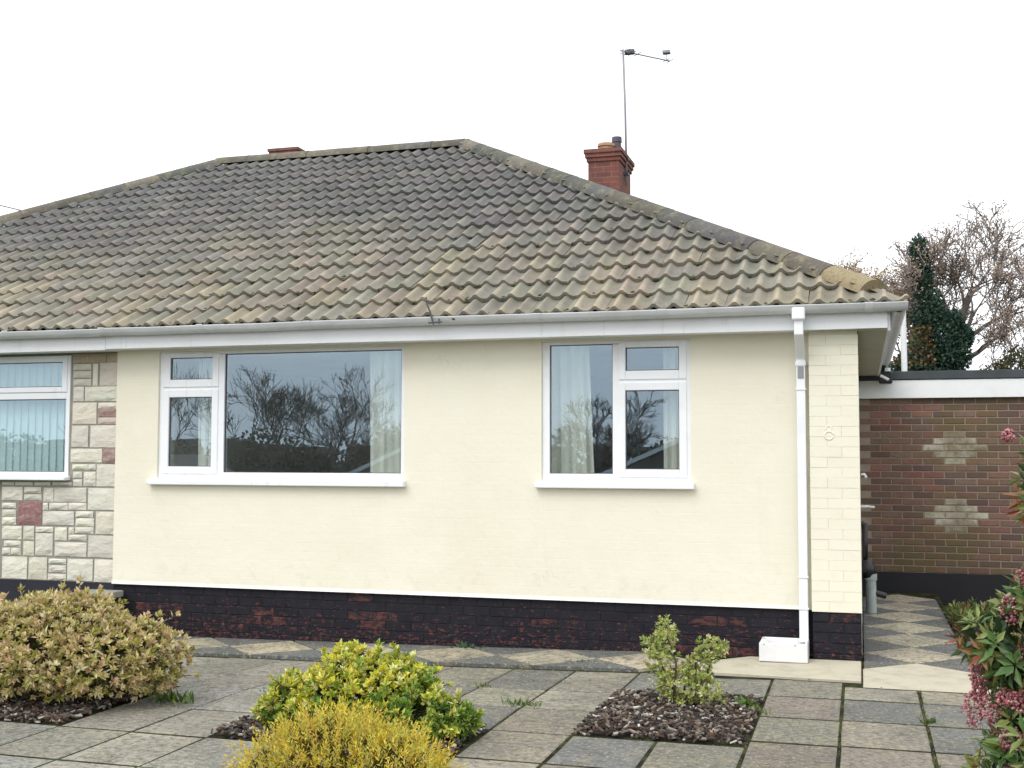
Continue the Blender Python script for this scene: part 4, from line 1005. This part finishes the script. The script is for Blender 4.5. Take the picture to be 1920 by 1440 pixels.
# weeds in the joints
def tuft(x, y, n, L, W, cols, label, spread=.04):
    z = G(x, y); t = empty('weed', (x, y, z), label, 'weed', 'weeds in the paving joints'); mb = MB()
    for _ in range(n):
        d = Vector((r.gauss(0, .6), r.gauss(0, .6), 1)); leaf(mb, Vector((x+r.gauss(0, spread), y+r.gauss(0, spread*.5), z-.012)), d, L*r.uniform(.5, 1.2), W, jit(r.choice(cols), r, .2), r, .2)
    mb.build('leaves', MT['leaf'], t)
GC = [(.12, .20, .04), (.18, .26, .06), (.09, .15, .03)]
tuft(-.66, -1.93, 26, .11, .014, [(.10, .20, .03), (.16, .26, .05)], 'bright green broad-leaved weed at the corner of the square bark bed', .02)
tuft(-.61, -2.02, 40, .06, .010, GC, 'dark green low weed beside the right edge of the square bark bed', .035)
tuft(-1.95, -2.20, 60, .06, .004, GC, 'grass tuft in a paving joint right of the yellow-green shrub', .06)
tuft(-2.40, -1.62, 40, .045, .004, [(.14, .18, .06), (.2, .22, .08)], 'pale grass tuft in a paving joint near the diamond slabs', .05)
tuft(-1.95, -.60, 40, .05, .012, [(.07, .14, .07), (.10, .17, .09)], 'low bluish green weed on the diamond slabs', .05)
tuft(-4.0, -2.72, 50, .09, .012, GC, 'green weed under the right side of the variegated shrub', .07)
tuft(-3.02, -.10, 30, .09, .014, [(.06, .12, .06), (.09, .15, .08)], 'dark weed growing against the black plinth', .04)
tuft(-3.55, -2.25, 60, .035, .003, GC, 'thin grass in the joint right of the variegated shrub', .10)
tuft(-1.47, -4.05, 60, .04, .004, GC, 'grassy patch in the joint at the bottom edge of picture', .10)
tuft(.352, -2.0, 60, .05, .004, GC, 'grass line in the joint beside the pink-flowered shrub', .02)
# moss and grass threads along the joints
mb = MB()
def joint_line(x0, y0, x1, y1, n, h=.03):
    for _ in range(n):
        t = r.random(); x = lerp(x0, x1, t)+r.gauss(0, .007); y = lerp(y0, y1, t)+r.gauss(0, .007)
        if math.sin(t*23+x0*7)+r.gauss(0, .7) < .2: continue
        leaf(mb, Vector((x, y, G(x, y)-.015)), Vector((r.gauss(0, .5), r.gauss(0, .5), 1)), h*r.uniform(.4, 1.1), .0035, jit(r.choice([(.12, .15, .04), (.20, .19, .06), (.08, .11, .03), (.26, .23, .10)]), r, .2), r)
joint_line(-5.8, -.80, -1.0, -.82, 900, .028); joint_line(.335, -1.1, .335, -5, 500, .04); joint_line(-.1215, -1.0, -.1215, -5, 350, .03)
for x in (-.578, -1.491, -1.9475, -2.404): joint_line(x, -.9, x, -5, 260, .025)
for x in (-3.317, -3.77): joint_line(x, -1, x, -5, 120, .015)
joint_line(-2.4, -4.08, -.6, -4.08, 250, .03); joint_line(0, -.1, 0, 4.5, 200, .03)
for n_ in range(6): joint_line(0, .0+n_*.744, .72, .0+n_*.744, 90, .025)
for k_ in range(len(colx)-1):               # cross joints
    xa, xb = colx[k_+1], colx[k_]
    if xb < -4.3 or xa > .8: continue
    y_ = -1.47 if xa > -.2 else (-1.49 if xa > -.6 else -1.64)
    while y_ > -5:
        if r.random() < .55 and not inbed((xa+xb)/2, y_-.1): joint_line(xa, y_, xb, y_, int(r.uniform(20, 90)), .018)
        y_ -= .612
tag(mb.build('joint_moss', MT['leaf']), 'moss and grass threads growing in the paving joints', 'moss', kind='stuff')
# fallen leaves / grit
mb = MB()
for _ in range(260):
    x, y = r.uniform(-5.5, 1.2), r.uniform(-5, -.3)
    leaf(mb, Vector((x, y, G(x, y)+.008+(.022 if y > -.8 else 0))), Vector((r.gauss(0, 1), r.gauss(0, 1), .08)), r.uniform(.012, .03), .006, jit(r.choice([(.12, .08, .05), (.2, .15, .09), (.06, .05, .04)]), r, .3), r, .2, Vector((0, 0, 1)))
tag(mb.build('leaf_litter', MT['leaf']), 'scattered small dead leaves lying on the paving', 'litter', kind='stuff')

# ------------------------------------------------------------------ trees
TWIG = [.017]
def grow(mb, tips, p, d, L, rad, lv, mx_, rng, spread=.6, upb=.15, kids=(2, 4)):
    n = 4; pts = [p]; q = p.copy(); dd = d.copy(); rr = [rad]
    for i in range(n):
        dd = (dd+Vector((rng.gauss(0, .13), rng.gauss(0, .13), rng.gauss(0, .10)+upb*.25))).normalized()
        q = q+dd*(L/n); pts.append(q.copy()); rr.append(rad*(1-.45*(i+1)/n))
    rr = [max(q_, TWIG[0]) for q_ in rr]
    mb.tube(pts, rr, 7 if lv < 2 else (5 if lv < 4 else 3), cap=False)
    if lv >= mx_: tips.append((q, dd)); return
    if lv >= mx_-1: tips.append((pts[2], dd))
    for k in range(rng.randint(*kids)):
        i = rng.choice([2, 3, 4, 4]); a = dd.orthogonal().normalized(); an = rng.uniform(0, 2*PI)
        nd = (dd+(Matrix.Rotation(an, 3, dd) @ a)*rng.uniform(spread*.6, spread*1.4)+Vector((0, 0, upb))).normalized()
        grow(mb, tips, pts[i], nd, L*rng.uniform(.62, .85), rr[i]*rng.uniform(.55, .75), lv+1, mx_, rng, spread, upb, kids)
def crown_leaves(tips, n, L, W, cols, rng, sc=.3):
    m = MB()
    for _ in range(n):
        p, d = rng.choice(tips); q = p+Vector((rng.gauss(0, sc), rng.gauss(0, sc), rng.gauss(0, sc)))
        leaf(m, q, Vector((rng.gauss(0, 1), rng.gauss(0, 1), rng.gauss(0, 1))), L*rng.uniform(.6, 1.3), W, jit(rng.choice(cols), rng, .25), rng)
    return m
TY = 40
r = random.Random(31); mb = MB(); tips = []
oak = empty('oak_tree', (3.7, TY+1, 0), 'tall bare oak with a few brown autumn leaves behind the garage', 'tree')
mb.tube([(3.6, TY+1, -.2), (3.55, TY+1, 2.5), (3.65, TY+1, 4.6), (3.85, TY+1, 6.6)], [.38, .32, .27, .22], 9)
for p, d, L in (((3.85, TY+1, 6.6), (.12, 0, 1), 2.1), ((3.7, TY+1, 5.2), (.85, .1, .55), 2.2), ((3.62, TY+1, 4.5), (-.55, .2, .8), 2.3), ((3.8, TY+1, 6.3), (-.5, -.3, .8), 1.7), ((3.6, TY+1, 4.2), (1, -.1, .2), 2.3), ((3.65, TY+1, 4.8), (.3, .9, .6), 1.9), ((3.7, TY+1, 6.0), (.6, -.5, .7), 1.8), ((3.6, TY+1, 4.0), (.9, .4, .05), 2.6), ((3.75, TY+1, 6.0), (1, .2, .55), 2.3), ((3.7, TY+1, 5.4), (-.7, -.4, .7), 2.0), ((3.8, TY+1, 6.5), (.5, .3, .9), 2.2)):
    grow(mb, tips, Vector(p), Vector(d).normalized(), L*.84, .12, 1, 6, r, .68, .08, (2, 4))
mb.build('trunk', MT['bark'], oak, smooth=True)
crown_leaves([t for t in tips], 15000, .10, .034, [(.44, .33, .27), (.40, .33, .32), (.48, .36, .25), (.42, .34, .25), (.38, .31, .30)], r, .10).build('crown', MT['leaf'], oak)  # leaf colours lightened towards grey, with the hazy air painted in
r = random.Random(32); mb = MB()
ivy = empty('ivy_tree', (2.6, TY-1, 0), 'dark green ivy covered tree trunk behind the garage', 'tree')
mb.tube([(2.6, TY-1, -.2), (2.5, TY-1, 4), (2.35, TY-1, 7.5), (2.28, TY-1, 9.9)], [.4, .33, .25, .12], 9)
mb.tube([(2.55, TY-1, 4.5), (3.3, TY-1, 5.6), (3.8, TY-1, 6.9)], [.2, .16, .08], 7); mb.build('trunk', MT['bark'], ivy, smooth=True)
bl = [(2.30, TY-1, 9.3, .28, .3, .75), (2.40, TY-1, 8.3, .33, .4, .8), (2.6, TY-1, 7.0, .55, .6, 1.0), (2.9, TY-1, 6.2, .75, .7, .9), (3.35, TY-1, 6.6, .5, .5, .5), (2.6, TY-1, 5.2, .85, .8, .9), (3.3, TY-1, 5.4, .75, .7, .75), (2.8, TY-1, 4.2, 1.1, .9, .9), (1.75, TY-1, 4.7, .6, .6, .7), (3.8, TY-1, 6.1, .35, .4, .45)]
mb = MB()
for p, nn in blob_points(bl, 15000, r, .55, 1.12, 2, .6):
    br_ = (p.x < 2.75 and 5.0 < p.z < 6.6 and r.random() < .45)
    leaf(mb, p, nn+Vector((r.gauss(0, .6), r.gauss(0, .6), r.gauss(0, .6))), .16, .06, jit(r.choice([(.20, .16, .05), (.22, .12, .06)] if br_ else [(.05, .10, .075), (.06, .115, .08), (.04, .08, .065), (.08, .13, .08)]), r, .25), r)
mb.build('crown', MT['leaf'], ivy)
r = random.Random(33)
def small_tree(name, label, x, y, z0, z1, wdt, n, cols, seed, mxl=4, grp=None, lsc=.16):
    rr = random.Random(seed); t = empty(name, (x, y, 0), label, 'tree', grp); m = MB(); tp = []
    h = z1-z0; m.tube([(x, y, -3.5), (x, y, z0)], [wdt*.05+.05, wdt*.035+.04], 7)
    for k in range(5):
        a = k*1.26+rr.random(); grow(m, tp, Vector((x, y, z0-.1*h*rr.random())), Vector((math.cos(a)*.55*wdt/h, math.sin(a)*.55*wdt/h, .9)).normalized(), h*.36, wdt*.025+.02, 1, mxl, rr, .6, .12)
    m.build('trunk', MT['twig'], t, smooth=True)
    if n: crown_leaves(tp, n, lsc, lsc*.4, cols, rr, wdt*.05).build('crown', MT['leaf'], t)
BRN = [(.46, .34, .20), (.42, .31, .23), (.48, .37, .20)]
small_tree('autumn_tree', 'brown leaved treetop left of the ivy covered trunk', 1.15, TY+3, 4.6, 9.2, 3.6, 11000, BRN, 41, 5, None, .11)
small_tree('autumn_tree', 'small brown treetop just showing above the right end of the hip', -.1, TY+6, 6.3, 10.6, 2.2, 4500, BRN, 42, 5, None, .11)
sb = empty('evergreen_bush', (5.7, TY-2, 3), 'dark evergreen bush top at right above the garage roof', 'bush'); mb = MB()
for p, nn in blob_points([(5.6, TY-2, 4.7, .55, .6, .85), (6.1, TY-2, 4.4, .6, .6, .8), (5.0, TY-2, 4.0, .8, .7, .9)], 2200, r, .6, 1.1, 1, .6):
    leaf(mb, p, nn+Vector((r.gauss(0, .6),)*3), .15, .05, jit(r.choice([(.05, .06, .03), (.07, .08, .035), (.10, .09, .04)]), r, .25), r)
mb.build('foliage', MT['leaf'], sb)
MB().tube([(5.7, TY-2, -.2), (5.7, TY-2, 4.5)], [.15, .06], 7).build('trunk', MT['bark'], sb)

# ------------------------------------------------------------------ across the road, seen only as reflections in the panes
def far_house(x, y, w, d, zr, label):
    h = empty('far_house', (x, y, -4.2), label, 'house', 'houses across the road'); e = zr-2.2; zb = -4.4
    B('wall', x-w/2, x+w/2, y-d/2, y+d/2, zb, e, MT['shed'], h)
    m = MB(); o = .3                        # gable faces the road
    m.add([(x-w/2-o, y-d/2, e-.15), (x, y-d/2, zr), (x+w/2+o, y-d/2, e-.15), (x-w/2-o, y+d/2+o, e-.15), (x, y+d/2+o, zr), (x+w/2+o, y+d/2+o, e-.15)],
          [(0, 1, 4, 3), (1, 2, 5, 4), (3, 4, 5), (0, 2, 1)]); m.build('roof', MT['farroof'], h)
    for s in (-1, 1):
        m = MB(); yy = y+d/2+o+.03; a = (x+s*(w/2+o), e-.15); b = (x, zr)
        m.add([(a[0], yy, a[1]-.16), (b[0], yy, b[1]-.16), (b[0], yy, b[1]+.03), (a[0], yy, a[1]+.03), (a[0], yy+.04, a[1]-.16), (b[0], yy+.04, b[1]-.16), (b[0], yy+.04, b[1]+.03), (a[0], yy+.04, a[1]+.03)],
              [(0, 1, 2, 3), (7, 6, 5, 4), (0, 4, 5, 1), (2, 6, 7, 3), (1, 5, 6, 2), (0, 3, 7, 4)]); m.build('bargeboard', MT['white'], h)
    for s in (-.25, .25):
        f = B('window', x+s*w-.7, x+s*w+.7, y+d/2, y+d/2+.05, zb+1.2, zb+2.4, MT['white'], h); B('pane', x+s*w-.62, x+s*w+.62, y+d/2+.051, y+d/2+.06, zb+1.28, zb+2.32, MT['room'], f)
far_house(-20, -46, 10, 9, 1.9, 'brick house with white bargeboards reflected at the right of the wide pane')
far_house(-36, -46, 10, 9, 1.55, 'brick house reflected at the left of the wide pane')
far_house(-5.4, -43, 10, 9, 2.9, 'brick house with white bargeboards reflected in the narrower window')
TWIG[0] = .022
for x, y, z0, z1, w, n, sd_i, nm in ((-52, -88, -1.0, 9.8, 9, 0, 51, 'tallest'), (-46, -92, -1.2, 9.0, 10, 0, 52, 'second tallest'), (-33.5, -88, .6, 7.0, 12, 0, 53, 'spreading'), (-60, -80, -1, 9.5, 9, 0, 54, 'outermost'), (-21.5, -95, -.5, 7.4, 11, 0, 55, 'narrower window')):
    small_tree('bare_tree', nm+' bare winter tree reflected in the window panes', x, y, z0, z1, w, n, [(.10, .08, .07)], sd_i, 6, 'bare trees across the road', .20)
hg = empty('far_hedge', (-30, -78, -4.2), 'long dark hedge reflected low in the window panes', 'hedge'); mb = MB(); r = random.Random(61)
core = MB()
for i in range(24): core.tube([(-75+i*4, -80, -4.4), (-75+i*4+r.uniform(-1, 1), -80, 2.6+r.uniform(-.5, .6))], [2.4, 1.6], 7)
core.build('core', MT['twig'], hg)
for _ in range(16000):
    x = r.uniform(-78, 20); p = Vector((x, -79+r.uniform(-.5, 2.2), r.uniform(-3, 2.9+.6*math.sin(x*.5)+.4*math.sin(x*1.7))))
    leaf(mb, p, Vector((r.gauss(0, 1), r.gauss(0, 1), r.gauss(0, 1))), .45, .16, jit(r.choice([(.19, .19, .15), (.23, .20, .16), (.19, .165, .145)]), r, .25), r)  # leaf tones lightened to paint in the distant haze
mb.build('foliage', MT['leaf'], hg)
print('tris', sum(len(o.data.polygons) for o in bpy.data.objects if o.type == 'MESH'), 'objects', len(bpy.data.objects))
